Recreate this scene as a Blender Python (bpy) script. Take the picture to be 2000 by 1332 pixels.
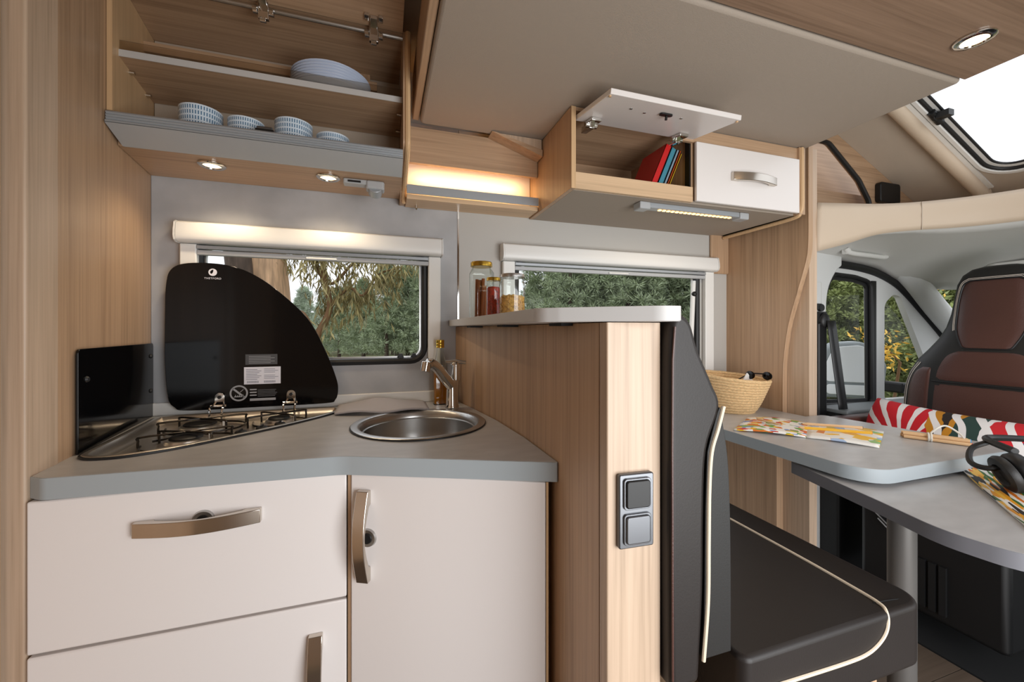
import bpy, bmesh, math, random
from mathutils import Vector, Matrix

# ------------------------------------------------------------------ camera, world, light
SC = bpy.context.scene
COL = SC.collection
for o in list(bpy.data.objects):
    bpy.data.objects.remove(o)

cam_d = bpy.data.cameras.new('camera')
cam = bpy.data.objects.new('camera', cam_d)
COL.objects.link(cam)
cam.location = (0, 0, 1.20)
cam.rotation_euler = (math.radians(90), 0, math.radians(-17.8))
cam_d.sensor_width = 36
cam_d.lens = 14.13
cam_d.shift_y = -0.011
cam_d.clip_start = 0.02
cam_d.clip_end = 400
SC.camera = cam

world = bpy.data.worlds.new('overcast_sky')
SC.world = world
world.use_nodes = True
bg = world.node_tree.nodes['Background']
bg.inputs[0].default_value = (0.92, 0.95, 1.0, 1)      # even overcast sky
bg.inputs[1].default_value = 1.35

def area_light(name, loc, rot, sx, sy, power, col=(1, 1, 1)):
    d = bpy.data.lights.new(name, 'AREA')
    d.shape = 'RECTANGLE'; d.size = sx; d.size_y = sy
    d.energy = power; d.color = col
    o = bpy.data.objects.new(name, d); COL.objects.link(o)
    o.location = loc; o.rotation_euler = rot
    return o
# unseen fill light added behind the camera, standing in for entrance door daylight
area_light('rear_fill_light', (0.95, -0.66, 0.90), (math.radians(90), 0, 0), 1.3, 1.25, 34, (0.975, 0.988, 1.0))

vs = SC.view_settings
vs.view_transform = 'Standard'
vs.look = 'None'
vs.gamma = 1
vs.use_curve_mapping = False
vs.exposure = 0.1

# ------------------------------------------------------------------ materials
def lin(c):
    def f(x):
        x /= 255.0
        return x / 12.92 if x <= 0.04045 else ((x + 0.055) / 1.055) ** 2.4
    return (f(c[0]), f(c[1]), f(c[2]), 1)

def base_mat(name):
    m = bpy.data.materials.new(name)
    m.use_nodes = True
    nt = m.node_tree
    return m, nt, nt.nodes['Principled BSDF']

def L(nt, a, b):
    nt.links.new(a, b)

def mat(name, col, rough=0.5, metal=0.0, var=0.0, vscale=8.0, bump=0.0, bscale=200.0, stretch=None, coat=0.0, spec=0.5):
    m, nt, b = base_mat(name)
    b.inputs['Base Color'].default_value = lin(col)
    b.inputs['Roughness'].default_value = rough
    b.inputs['Metallic'].default_value = metal
    b.inputs['Specular IOR Level'].default_value = spec
    if coat:
        b.inputs['Coat Weight'].default_value = coat
        b.inputs['Coat Roughness'].default_value = 0.1
    g = nt.nodes.new('ShaderNodeNewGeometry')
    src = g.outputs['Position']
    if stretch:
        mp = nt.nodes.new('ShaderNodeMapping'); mp.inputs['Scale'].default_value = stretch
        L(nt, src, mp.inputs['Vector']); src = mp.outputs['Vector']
    if var:
        n = nt.nodes.new('ShaderNodeTexNoise'); n.inputs['Scale'].default_value = vscale; n.inputs['Detail'].default_value = 6
        L(nt, src, n.inputs['Vector'])
        r = nt.nodes.new('ShaderNodeValToRGB')
        c = lin(col)
        r.color_ramp.elements[0].position = 0.3; r.color_ramp.elements[1].position = 0.7
        r.color_ramp.elements[0].color = tuple(x * (1 - var) for x in c[:3]) + (1,)
        r.color_ramp.elements[1].color = tuple(min(1, x * (1 + var)) for x in c[:3]) + (1,)
        L(nt, n.outputs['Fac'], r.inputs['Fac']); L(nt, r.outputs['Color'], b.inputs['Base Color'])
    if bump:
        n2 = nt.nodes.new('ShaderNodeTexNoise'); n2.inputs['Scale'].default_value = bscale; n2.inputs['Detail'].default_value = 3
        L(nt, src, n2.inputs['Vector'])
        bp = nt.nodes.new('ShaderNodeBump'); bp.inputs['Strength'].default_value = bump; bp.inputs['Distance'].default_value = 0.002
        L(nt, n2.outputs['Fac'], bp.inputs['Height']); L(nt, bp.outputs['Normal'], b.inputs['Normal'])
    return m

def wood(name, axis, col=(182, 150, 120), contrast=0.75, rough=0.42):
    m, nt, b = base_mat(name)
    g = nt.nodes.new('ShaderNodeNewGeometry')
    def noise(sc, along, detail, dist=0.0):
        mp = nt.nodes.new('ShaderNodeMapping')
        s = [1, 1, 1]; s['xyz'.index(axis)] = along
        mp.inputs['Scale'].default_value = s
        L(nt, g.outputs['Position'], mp.inputs['Vector'])
        n = nt.nodes.new('ShaderNodeTexNoise')
        n.inputs['Scale'].default_value = sc; n.inputs['Detail'].default_value = detail; n.inputs['Distortion'].default_value = dist
        L(nt, mp.outputs['Vector'], n.inputs['Vector'])
        return n.outputs['Fac']
    fine = noise(150, 0.02, 4)
    mid = noise(38, 0.025, 5, 0.6)
    broad = noise(9, 0.05, 3, 1.0)
    def mth(op, a, bb):
        n = nt.nodes.new('ShaderNodeMath'); n.operation = op
        for i, x in enumerate((a, bb)):
            if isinstance(x, (int, float)): n.inputs[i].default_value = x
            else: L(nt, x, n.inputs[i])
        return n.outputs[0]
    f = mth('ADD', mth('ADD', mth('MULTIPLY', fine, 0.45), mth('MULTIPLY', mid, 0.33)), mth('MULTIPLY', broad, 0.22))
    r = nt.nodes.new('ShaderNodeValToRGB')
    c = lin(col)
    e = r.color_ramp.elements
    k = contrast
    e[0].position = 0.36; e[0].color = (c[0] * (1 - .34 * k), c[1] * (1 - .37 * k), c[2] * (1 - .40 * k), 1)
    e[1].position = 0.64; e[1].color = (min(1, c[0] * (1 + .22 * k)), min(1, c[1] * (1 + .24 * k)), min(1, c[2] * (1 + .27 * k)), 1)
    mm = r.color_ramp.elements.new(0.5); mm.color = c
    L(nt, f, r.inputs['Fac']); L(nt, r.outputs['Color'], b.inputs['Base Color'])
    b.inputs['Roughness'].default_value = rough
    bp = nt.nodes.new('ShaderNodeBump'); bp.inputs['Strength'].default_value = 0.12; bp.inputs['Distance'].default_value = 0.001
    L(nt, fine, bp.inputs['Height']); L(nt, bp.outputs['Normal'], b.inputs['Normal'])
    return m

def emis(name, col, strength):
    m, nt, b = base_mat(name)
    b.inputs['Base Color'].default_value = lin(col)
    b.inputs['Emission Color'].default_value = lin(col)
    b.inputs['Emission Strength'].default_value = strength
    return m

def pane(name, tint=(255, 255, 255), gloss=0.12):
    m, nt, b = base_mat(name)
    nt.nodes.remove(b)
    t = nt.nodes.new('ShaderNodeBsdfTransparent'); t.inputs[0].default_value = lin(tint)
    gl = nt.nodes.new('ShaderNodeBsdfGlossy'); gl.inputs['Roughness'].default_value = 0.02
    fr = nt.nodes.new('ShaderNodeLayerWeight'); fr.inputs['Blend'].default_value = 0.15
    ml = nt.nodes.new('ShaderNodeMath'); ml.operation = 'MULTIPLY_ADD'
    ml.inputs[1].default_value = gloss; ml.inputs[2].default_value = gloss * 0.08
    L(nt, fr.outputs['Fresnel'], ml.inputs[0])
    mx = nt.nodes.new('ShaderNodeMixShader')
    L(nt, ml.outputs[0], mx.inputs[0]); L(nt, t.outputs[0], mx.inputs[1]); L(nt, gl.outputs[0], mx.inputs[2])
    L(nt, mx.outputs[0], nt.nodes['Material Output'].inputs['Surface'])
    return m

M = {}
M['wood_z'] = wood('wood_upright_grain', 'z')
M['wood_x'] = wood('wood_lengthwise_grain', 'x')
M['wood_y'] = wood('wood_crosswise_grain', 'y')
M['wood_pale'] = wood('wood_pale_edge', 'z', (192, 167, 143), 0.7)
M['wood_edge'] = wood('wood_edge_band', 'z', (214, 178, 136), 0.35)
M['wood_edge_x'] = wood('wood_edge_band_lengthwise', 'x', (212, 180, 144), 0.5)
M['cream'] = mat('cream_laminate', (236, 230, 227), 0.32)
M['top'] = mat('grey_stone_laminate', (182, 181, 181), 0.3, var=0.08, vscale=14, stretch=(1, 2.2, 1))
M['band'] = mat('blue_grey_edge_band', (164, 172, 176), 0.38)
M['barband'] = mat('silver_edge_band', (196, 194, 192), 0.38)
M['splash'] = mat('grey_stone_wall_panel', (174, 174, 176), 0.45, var=0.13, vscale=7)
M['wallgrey'] = mat('light_grey_wall_covering', (188, 185, 180), 0.7, bump=0.15, bscale=400)
M['white'] = mat('white_plastic', (232, 231, 228), 0.38)
M['silverp'] = mat('silver_plastic', (176, 178, 180), 0.35)
M['greyrail'] = mat('grey_aluminium', (170, 175, 180), 0.35, metal=0.35)
M['black'] = mat('black_plastic', (18, 18, 19), 0.45)
M['rubber'] = mat('black_rubber', (24, 24, 26), 0.5)
M['dark'] = mat('dark_cab_plastic', (13, 13, 14), 0.6)
M['carpet'] = mat('black_cab_carpet', (10, 10, 11), 0.95)
M['chrome'] = mat('chrome', (215, 213, 210), 0.07, metal=1)
M['steel'] = mat('polished_steel', (214, 208, 200), 0.36, metal=1)
M['satin'] = mat('satin_steel', (188, 187, 185), 0.3, metal=1)
M['nickel'] = mat('brushed_nickel', (206, 198, 188), 0.2, metal=1)
M['gunmetal'] = mat('dark_satin_metal', (112, 114, 118), 0.3, metal=0.8)
M['leggrey'] = mat('grey_lacquered_leg', (104, 101, 98), 0.4, metal=0.3)
M['acrylic'] = pane('smoked_acrylic', (238, 234, 228), 0.5)
M['blackglass'] = mat('black_glass', (9, 9, 11), 0.10, spec=0.35)
M['bed'] = mat('beige_padded_fabric', (166, 153, 140), 0.8, bump=0.3, bscale=350)
M['lining'] = mat('beige_cab_lining', (190, 176, 160), 0.8, bump=0.2, bscale=300)
M['sand'] = mat('sand_leatherette', (206, 187, 165), 0.55, bump=0.1, bscale=500)
M['headliner'] = mat('light_grey_headliner', (214, 213, 209), 0.85, bump=0.15, bscale=400)
M['cabwhite'] = mat('pale_grey_cab_trim', (216, 217, 216), 0.5)
M['leather'] = mat('dark_brown_black_leather', (36, 31, 29), 0.46, var=0.08, vscale=5, bump=0.08, bscale=320, spec=0.38)
M['leather_side'] = mat('charcoal_leather', (34, 33, 32), 0.46, bump=0.08, bscale=320, spec=0.38)
M['brown'] = mat('brown_leather', (78, 48, 41), 0.38, var=0.06, vscale=5, bump=0.3, bscale=260)
M['piping'] = mat('cream_piping', (222, 206, 182), 0.6)
M['thread'] = mat('white_thread', (215, 205, 195), 0.7)
M['floor'] = wood('dark_floor_planks', 'x', (92, 78, 66), 0.6, 0.5)
M['glass'] = pane('window_glass', gloss=0.03)
M['jarglass'] = pane('jar_glass', (246, 250, 248), 0.6)
M['spot'] = emis('warm_spot_lens', (255, 214, 160), 6)
M['led'] = emis('warm_led', (255, 190, 110), 5)
M['gold'] = mat('gold_lid', (200, 165, 70), 0.25, metal=1)
M['cloth'] = mat('grey_cotton', (172, 166, 166), 0.9, bump=0.3, bscale=600)
M['plate'] = mat('pale_blue_china', (196, 206, 226), 0.3)
M['paper'] = mat('white_paper', (240, 238, 234), 0.7)

# ------------------------------------------------------------------ mesh helpers
ORG = {}
def V(*a): return Vector(a)

class MB:
    def __init__(s): s.v = []; s.f = []
    def add(s, vs, fs, mtx=None):
        n = len(s.v)
        s.v += [(mtx @ Vector(p)) if mtx else Vector(p) for p in vs]
        s.f += [tuple(i + n for i in f) for f in fs]
        return s
    def box(s, x0, y0, z0, x1, y1, z1, mtx=None):
        return s.add([(x0,y0,z0),(x1,y0,z0),(x1,y1,z0),(x0,y1,z0),(x0,y0,z1),(x1,y0,z1),(x1,y1,z1),(x0,y1,z1)],
                     [(0,3,2,1),(4,5,6,7),(0,1,5,4),(1,2,6,5),(2,3,7,6),(3,0,4,7)], mtx)
    def prism(s, poly, a0, a1, axis='z', mtx=None):
        def p(q, a):
            return {'z': (q[0], q[1], a), 'y': (q[0], a, q[1]), 'x': (a, q[0], q[1])}[axis]
        n = len(poly)
        vs = [p(q, a0) for q in poly] + [p(q, a1) for q in poly]
        fs = [tuple(range(n)), tuple(range(2*n-1, n-1, -1))] + [(i, (i+1) % n, n+(i+1) % n, n+i) for i in range(n)]
        return s.add(vs, fs, mtx)
    def plate(s, outer, holes, a0, a1, axis='z', mtx=None):
        def p(q, a):
            return Vector({'z': (q[0], q[1], a), 'y': (q[0], a, q[1]), 'x': (a, q[0], q[1])}[axis])
        bm = bmesh.new()
        for lp in [outer] + holes:
            vv = [bm.verts.new(p(q, a0)) for q in lp]
            for i in range(len(vv)): bm.edges.new((vv[i], vv[(i+1) % len(vv)]))
        bmesh.ops.triangle_fill(bm, use_beauty=True, edges=bm.edges[:])
        bm.verts.index_update()
        vs = [v.co.copy() for v in bm.verts]
        fs = [tuple(v.index for v in f.verts) for f in bm.faces]
        bm.free()
        n = len(vs)
        d = p((0, 0), a1) - p((0, 0), a0)
        vs2 = vs + [v + d for v in vs]
        fs2 = fs + [tuple(i + n for i in reversed(f)) for f in fs]
        k = 0
        for lp in [outer] + holes:
            m = len(lp)
            fs2 += [(k+i, k+(i+1) % m, n+k+(i+1) % m, n+k+i) for i in range(m)]
            k += m
        return s.add(vs2, fs2, mtx)
    def ring(s, outer, inner, a0, a1, axis='z', mtx=None):
        def p(q, a):
            return {'z': (q[0], q[1], a), 'y': (q[0], a, q[1]), 'x': (a, q[0], q[1])}[axis]
        n = len(outer)
        vs = [p(q, a) for a in (a0, a1) for lp in (outer, inner) for q in lp]
        fs = []
        for i in range(n):
            j = (i+1) % n
            fs += [(i, j, n+j, n+i), (2*n+i, 3*n+i, 3*n+j, 2*n+j), (i, 2*n+i, 2*n+j, j), (n+i, n+j, 3*n+j, 3*n+i)]
        return s.add(vs, fs, mtx)
    def tube(s, path, r, n=8, closed=False, mtx=None):
        path = [Vector(p) for p in path]
        m = len(path)
        rs = r if isinstance(r, (list, tuple)) else [r] * m
        vs = []; fs = []
        up = None
        for i, p in enumerate(path):
            if closed: t = path[(i+1) % m] - path[i-1]
            else: t = path[min(i+1, m-1)] - path[max(i-1, 0)]
            t.normalize()
            if up is None:
                up = t.orthogonal().normalized()
            up = (up - t * up.dot(t))
            if up.length < 1e-6: up = t.orthogonal()
            up.normalize()
            w = t.cross(up)
            for k in range(n):
                a = 2*math.pi*k/n
                vs.append(p + (up*math.cos(a) + w*math.sin(a)) * rs[i])
        for i in range(m if closed else m-1):
            for k in range(n):
                a = i*n+k; b = i*n+(k+1) % n
                c = ((i+1) % m)*n+(k+1) % n; d = ((i+1) % m)*n+k
                fs.append((a, b, c, d))
        if not closed:
            fs.append(tuple(range(n-1, -1, -1))); fs.append(tuple(range((m-1)*n, m*n)))
        return s.add(vs, fs, mtx)
    def cyl(s, p0, p1, r0, r1=None, n=20):
        return s.tube([p0, p1], [r0, r0 if r1 is None else r1], n)
    def lathe(s, prof, c=(0, 0, 0), n=32, mtx=None, close=True):
        vs = []; fs = []
        for (r, z) in prof:
            for k in range(n):
                a = 2*math.pi*k/n
                vs.append((c[0]+r*math.cos(a), c[1]+r*math.sin(a), c[2]+z))
        for i in range(len(prof)-1):
            for k in range(n):
                fs.append((i*n+k, i*n+(k+1) % n, (i+1)*n+(k+1) % n, (i+1)*n+k))
        if close:
            fs.append(tuple(range(n-1, -1, -1))); fs.append(tuple(range((len(prof)-1)*n, len(prof)*n)))
        return s.add(vs, fs, mtx)
    def grid(s, fn, nu, nv, cu=False, cv=False, mtx=None):
        vs = [fn(i/(nu if cu else nu-1), j/(nv if cv else nv-1)) for i in range(nu) for j in range(nv)]
        fs = []
        for i in range(nu if cu else nu-1):
            for j in range(nv if cv else nv-1):
                fs.append((i*nv+j, ((i+1) % nu)*nv+j, ((i+1) % nu)*nv+(j+1) % nv, i*nv+(j+1) % nv))
        return s.add(vs, fs, mtx)
    def ball(s, c, rx, ry, rz, n=14, mtx=None):
        def fn(u, v):
            a = 2*math.pi*u; b = math.pi*v
            return (c[0]+rx*math.sin(b)*math.cos(a), c[1]+ry*math.sin(b)*math.sin(a), c[2]+rz*math.cos(b))
        return s.grid(fn, n, max(6, n//2+1), cu=True, mtx=mtx)
    def build(s, name, material, parent=None, bevel=0.0, seg=2, smooth=35, subsurf=0, solid=0.0, weld=True, offset=-1):
        me = bpy.data.meshes.new(name)
        vs = s.v
        if parent is not None: org = ORG[parent.name]
        else:
            lo = [min(p[i] for p in vs) for i in range(3)]; hi = [max(p[i] for p in vs) for i in range(3)]
            org = Vector(((lo[0]+hi[0])/2, (lo[1]+hi[1])/2, lo[2]))
        me.from_pydata([tuple(p - org) for p in vs], [], s.f)
        bm = bmesh.new(); bm.from_mesh(me)
        if weld: bmesh.ops.remove_doubles(bm, verts=bm.verts, dist=1e-5)
        bmesh.ops.recalc_face_normals(bm, faces=bm.faces)
        bm.to_mesh(me); bm.free()
        if smooth:
            me.polygons.foreach_set('use_smooth', [True]*len(me.polygons))
            if smooth < 180: me.set_sharp_from_angle(angle=math.radians(smooth))
        me.materials.append(M[material] if isinstance(material, str) else material)
        o = bpy.data.objects.new(name, me); COL.objects.link(o)
        if parent is not None: o.parent = parent
        else: o.location = org
        ORG[o.name] = org
        if solid:
            q = o.modifiers.new('thickness', 'SOLIDIFY'); q.thickness = solid; q.offset = offset
        if bevel:
            q = o.modifiers.new('edges', 'BEVEL'); q.width = bevel; q.segments = seg; q.limit_method = 'ANGLE'; q.angle_limit = math.radians(40)
            q.harden_normals = False
        if smooth and smooth <= 60 and not subsurf and weld:
            q = o.modifiers.new('normals', 'WEIGHTED_NORMAL'); q.keep_sharp = True
        if subsurf:
            q = o.modifiers.new('smooth', 'SUBSURF'); q.levels = subsurf; q.render_levels = subsurf
        return o

def tag(o, label=None, cat=None, group=None, kind=None):
    if label: o['label'] = label
    if cat: o['category'] = cat
    if group: o['group'] = group
    if kind: o['kind'] = kind
    return o
def thing(name, label, cat, loc, group=None):
    o = bpy.data.objects.new(name, None); COL.objects.link(o)
    o.empty_display_size = 0.05
    o.location = loc; ORG[o.name] = Vector(loc)
    return tag(o, label, cat, group)
def struct(name, loc):
    o = bpy.data.objects.new(name, None); COL.objects.link(o)
    o.empty_display_size = 0.05
    o.location = loc; ORG[o.name] = Vector(loc)
    return tag(o, kind='structure')

def rounded(pts, n=6):
    """pts: (x, y, r) corners -> polygon with rounded corners"""
    out = []
    m = len(pts)
    for i in range(m):
        p = Vector(pts[i][:2]); r = pts[i][2] if len(pts[i]) > 2 else 0
        a = Vector(pts[i-1][:2]) - p; b = Vector(pts[(i+1) % m][:2]) - p
        if r <= 0:
            out.append((p.x, p.y)); continue
        la, lb = a.length, b.length
        a.normalize(); b.normalize()
        ang = a.angle(b)
        t = min(r / math.tan(ang/2), la*0.49, lb*0.49)
        rr = t * math.tan(ang/2)
        c = p + (a+b).normalized() * (rr / math.sin(ang/2))
        s0 = p + a*t - c; s1 = p + b*t - c
        a0 = math.atan2(s0.y, s0.x); a1 = math.atan2(s1.y, s1.x)
        d = (a1 - a0 + math.pi) % (2*math.pi) - math.pi
        for k in range(n+1):
            q = a0 + d*k/n
            out.append((c.x + rr*math.cos(q), c.y + rr*math.sin(q)))
    return out
def rrect(x0, y0, x1, y1, r, n=6):
    return rounded([(x0,y0,r),(x1,y0,r),(x1,y1,r),(x0,y1,r)], n)
def spline(pts, n=8, closed=False):
    """Catmull-Rom through points"""
    P = [Vector(p) for p in pts]; m = len(P); out = []
    rng = range(m if closed else m-1)
    for i in rng:
        p1 = P[i]; p2 = P[(i+1) % m]
        p0 = P[i-1] if (closed or i > 0) else p1*2-p2
        p3 = P[(i+2) % m] if (closed or i+2 < m) else p2*2-p1
        for k in range(n):
            t = k/n
            out.append(0.5*((2*p1)+(p2-p0)*t+(2*p0-5*p1+4*p2-p3)*t*t+(3*p1-p0-3*p2+p3)*t**3))
    if not closed: out.append(P[-1])
    return out
def frame(o, x, y, z):
    """matrix from local axes to world with origin o"""
    m = Matrix((x, y, z)).transposed().to_4x4(); m.translation = Vector(o)
    return m
def copy_tree(o, parent=None):
    c = o.copy(); COL.objects.link(c); c.parent = parent
    for ch in o.children:
        copy_tree(ch, c)
    return c
def lamp(name, kind, loc, energy, col, rot=(0, 0, 0), size=0.03, spot=None, blend=0.6):
    d = bpy.data.lights.new(name, kind); d.energy = energy; d.color = col
    if kind == 'SPOT':
        d.spot_size = spot; d.spot_blend = blend; d.shadow_soft_size = size
    elif kind == 'POINT': d.shadow_soft_size = size
    o = bpy.data.objects.new(name, d); COL.objects.link(o); o.location = loc; o.rotation_euler = rot
    return o

# ------------------------------------------------------------------ the vehicle shell
def XL(y): return -0.636 - 0.135 * (y - 1.0)          # face of the tall wooden side panel on the left
W = 1.60                                               # inner face of the side wall
def offset_poly(p, d):
    m = len(p); out = []
    area = sum(p[i][0]*p[(i+1) % m][1]-p[(i+1) % m][0]*p[i][1] for i in range(m))
    s = 1 if area > 0 else -1
    for i in range(m):
        a = Vector(p[i][:2])-Vector(p[i-1][:2]); b = Vector(p[(i+1) % m][:2])-Vector(p[i][:2])
        n = Vector((a.y, -a.x)).normalized()*s+Vector((b.y, -b.x)).normalized()*s
        if n.length < 1e-6: n = Vector((a.y, -a.x))*s
        n.normalize()
        out.append((p[i][0]-n.x*d, p[i][1]-n.y*d))
    return out

# floor with planks
fl = struct('floor', (0.5, 0.5, 0))
MB().box(-1.6, -0.66, -0.06, 1.66, 1.66, -0.012).build('subfloor', 'dark', fl)
for i in range(12):
    y0 = -0.62 + i*0.186
    for j, (x0, x1) in enumerate(((-1.58, 0.72 + 0.3*(i % 3)), (0.72 + 0.3*(i % 3), 1.95))):
        MB().box(x0+.001, y0+.001, -0.012, x1-.001, y0+.184, 0).build('floor_plank', 'floor', fl)
ce = struct('ceiling', (0.2, 0.5, 2.2))
MB().plate([(-1.5,-.66),(1.70,-.66),(1.70,1.66),(-1.5,1.66)], [], 2.20, 2.23).build('ceiling_panel', 'lining', ce)
# side wall behind the camera, its opening invented and sized for the fill light
wf = struct('wall_front', (0, -0.68, 0))
MB().plate([(-1.5,0),(1.70,0),(1.70,2.2),(-1.5,2.2)], [[(.28,.25),(1.62,.25),(1.62,1.56),(.28,1.56)]], -.70, -.67, 'y').build('wall_panel', 'wood_z', wf)

# outer wall with the two windows
H1 = rrect(-.60, 1.068, .166, 1.51, .065)
H2 = rrect(.52, 1.00, 1.482, 1.51, .065)
wb = struct('wall_back', (0.45, 1.62, 0))
MB().plate([(-.95,0),(1.72,0),(1.72,2.22),(-.95,2.22)], [H1, H2], 1.606, 1.64, 'y').build('wall_core', 'wallgrey', wb)
MB().plate([(-.716,.88),(.284,.88),(.284,2.0),(-.716,2.0)], [H1], 1.60, 1.606, 'y').build('stone_panel', 'splash', wb)
MB().plate([(.290,.3),(1.65,.3),(1.65,2.0),(.290,2.0)], [H2], 1.60, 1.606, 'y').build('wall_panel', 'wallgrey', wb)
MB().box(.284, 1.597, .92, .290, 1.604, 1.69).build('joint_strip', 'chrome', wb)
MB().box(-.71, 1.588, .92, .27, 1.60, .962).build('skirting', 'white', wb, bevel=.003)

# tall wooden panel on the left with its edge post
wl = struct('wall_left', (-.72, 1.3, 0))
MB().prism([(XL(1.09), 1.09), (XL(1.60), 1.60), (-.80, 1.60), (-.80, 1.09)], 0, 2.2).build('side_panel', 'wood_z', wl)
MB().prism(rounded([(XL(1.0)-.004, 1.0, .005), (XL(1.089)+.002, 1.089, .001), (-.80, 1.089), (-.80, 1.0)]), 0, 2.2).build('edge_post', 'wood_pale', wl)
MB().box(-.80, .2, 0, -.67, .992, 2.2).build('next_panel', 'wood_z', wl)

# upright panel between the dinette and the cab
wr = struct('wall_right', (1.68, 1.4, 0))
fe = spline([(1.19,1.95),(1.19,1.75),(1.19,1.56),(1.20,1.48),(1.235,1.36),(1.275,1.22),(1.295,1.08),(1.30,.95),(1.30,.70)], 5)
MB().prism([(1.60,.70)]+[(1.60,1.95)]+[tuple(p) for p in fe], 1.65, 1.675, 'x').build('front_panel', 'wood_z', wr)
MB().tube([(1.651, p[0], p[1]) for p in fe], .0022, 8).build('edge_bead', 'wood_z', wr)
MB().box(1.676, 1.205, 0, 1.72, 1.60, 1.95).build('pillar_panel', 'wood_pale', wr)
MB().box(1.64, 1.32, 0, 1.676, 1.60, .70).build('lower_panel', 'wood_z', wr)
MB().plate(rrect(1.54,1.478,1.65,1.70,.0), [], 1.585, 1.599, 'y').build('corner_block', 'wood_z', wr, bevel=.006)

# ------------------------------------------------------------------ windows and their roller blinds
def window(idx, x0, x1, z0, z1, hole):
    s = struct('window_%d' % idx, ((x0+x1)/2, 1.62, z0))
    MB().tube([(p[0], 1.603, p[1]) for p in offset_poly(hole, .012)], .0125, 8, True).build('rubber_seal', 'rubber', s)
    MB().ring(offset_poly(hole, .020), offset_poly(hole, .030), 1.612, 1.626, 'y').build('inner_frame', 'satin', s)
    MB().prism(offset_poly(hole, .024), 1.618, 1.622, 'y').build('pane', 'glass', s)
    return s
w1 = window(1, -.60, .166, 1.068, 1.51, H1)
for dx in (0, .05):
    MB().cyl((.065+dx, 1.606, 1.093), (.065+dx, 1.618, 1.093), .012).box(.058+dx, 1.598, 1.088, .072+dx, 1.607, 1.108).build('latch', 'black', w1)
w2 = window(2, .52, 1.482, 1.00, 1.51, H2)
MB().cyl((1.452, 1.607, 1.44), (1.435, 1.610, 1.02), .011).build('stay_arm', 'white', w2)
MB().ball((1.45, 1.60, 1.375), .013, .013, .013).cyl((1.445,1.60,1.375),(1.47,1.602,1.375),.006).build('stay_knob', 'black', w2)

def blind(x0, x1, zr, rw, label):
    t = thing('roller_blind', label, 'blind', ((x0+x1)/2, 1.57, zr), 'roller blind frames on the side windows')
    prof = [(1.597,1.551),(1.562,1.552),(1.551,1.546),(1.546,1.52),(1.545,1.502),(1.549,1.490),(1.560,1.484),(1.597,1.484)]
    MB().prism(prof, x0, x1, 'x').build('cassette', 'white', t, bevel=.003, smooth=50)
    for a in (x0-.004, x1):
        MB().prism(offset_poly(prof, -.0015), a, a+.004, 'x').build('end_cap', 'white', t)
    for a in (x0+.002, x1-.002-rw):
        MB().box(a, 1.572, zr, a+rw, 1.597, 1.482).build('side_rail', 'white', t, bevel=.004)
    MB().box(x0+rw+.002, 1.570, 1.466, x1-rw-.002, 1.592, 1.4785).build('pull_bar', 'greyrail', t, bevel=.002)
    MB().box(x0+rw+.002, 1.573, 1.447, x1-rw-.002, 1.592, 1.463).build('pull_bar', 'silverp', t, bevel=.002)
    xm = (x0+x1)/2
    MB().box(xm-.05, 1.566, 1.449, xm+.05, 1.574, 1.456).build('pull_grip', 'white', t, bevel=.002)
    return t
blind(-.632, .216, 1.06, .047, 'white roller blind frame on the window behind the hob')
blind(.465, 1.548, .99, .052, 'white roller blind frame on the window above the dinette table')

# ------------------------------------------------------------------ kitchen base units
def arc_handle(parent, c, s, n, w, Lh, width, bulge=.034, rosette=None):
    poly = []
    k = 14
    for i in range(k+1):
        t = -1 + 2*i/k
        poly.append((t*Lh/2, .014 + (bulge-.014)*math.cos(t*math.pi/2)))
    poly.append((Lh/2, 0)); poly.append((Lh/2-.032, 0))
    for i in range(k+1):
        t = 1 - 2*i/k
        poly.append((t*(Lh/2-.036), .008 + (bulge-.016)*math.cos(t*math.pi/2)))
    poly.append((-Lh/2+.032, 0)); poly.append((-Lh/2, 0))
    m = frame(c, s, n, w)
    b = MB()
    b.prism(poly, -width/2, width/2, 'z', m)
    o = b.build('handle', 'nickel', parent, bevel=.0015, smooth=40)
    if rosette is not None:
        ro = MB().cyl(m @ Vector(rosette), m @ (Vector(rosette)+Vector((0, .006, 0))), .021, .019, 28).build('lock_rosette', 'satin', parent)
        MB().cyl(m @ (Vector(rosette)+Vector((0,.006,0))), m @ (Vector(rosette)+Vector((0,.009,0))), .012, .011, 24).build('lock_button', 'black', ro)
    return o

ZT = .92
cu = thing('drawer_unit', 'cream kitchen base unit with wide drawer and lower door left of the sink cabinet', 'cabinet', (-.36, 1.25, 0))
MB().box(-.622, 1.016, .08, -.083, 1.58, .76).build('carcass', 'wood_z', cu)
MB().box(-.636, .994, .588, -.0795, 1.014, .876).build('drawer_front', 'cream', cu, bevel=.003)
dr = [o for o in cu.children if o.name.startswith('drawer_front')][0]
arc_handle(dr, (-.360, .994, .803), V(1,0,0), V(0,-1,0), V(0,0,1), .222, .029, rosette=(.004, -.0005, .001))
MB().box(-.636, .994, .10, -.0795, 1.014, .582).build('door', 'cream', cu, bevel=.003)
dd = [o for o in cu.children if o.name.startswith('door')][0]
arc_handle(dd, (-.143, .994, .412), V(0,0,1), V(0,-1,0), V(-1,0,0), .215, .029)
MB().box(-.63, 1.03, 0, -.085, 1.05, .08).build('plinth', 'dark', cu)

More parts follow.
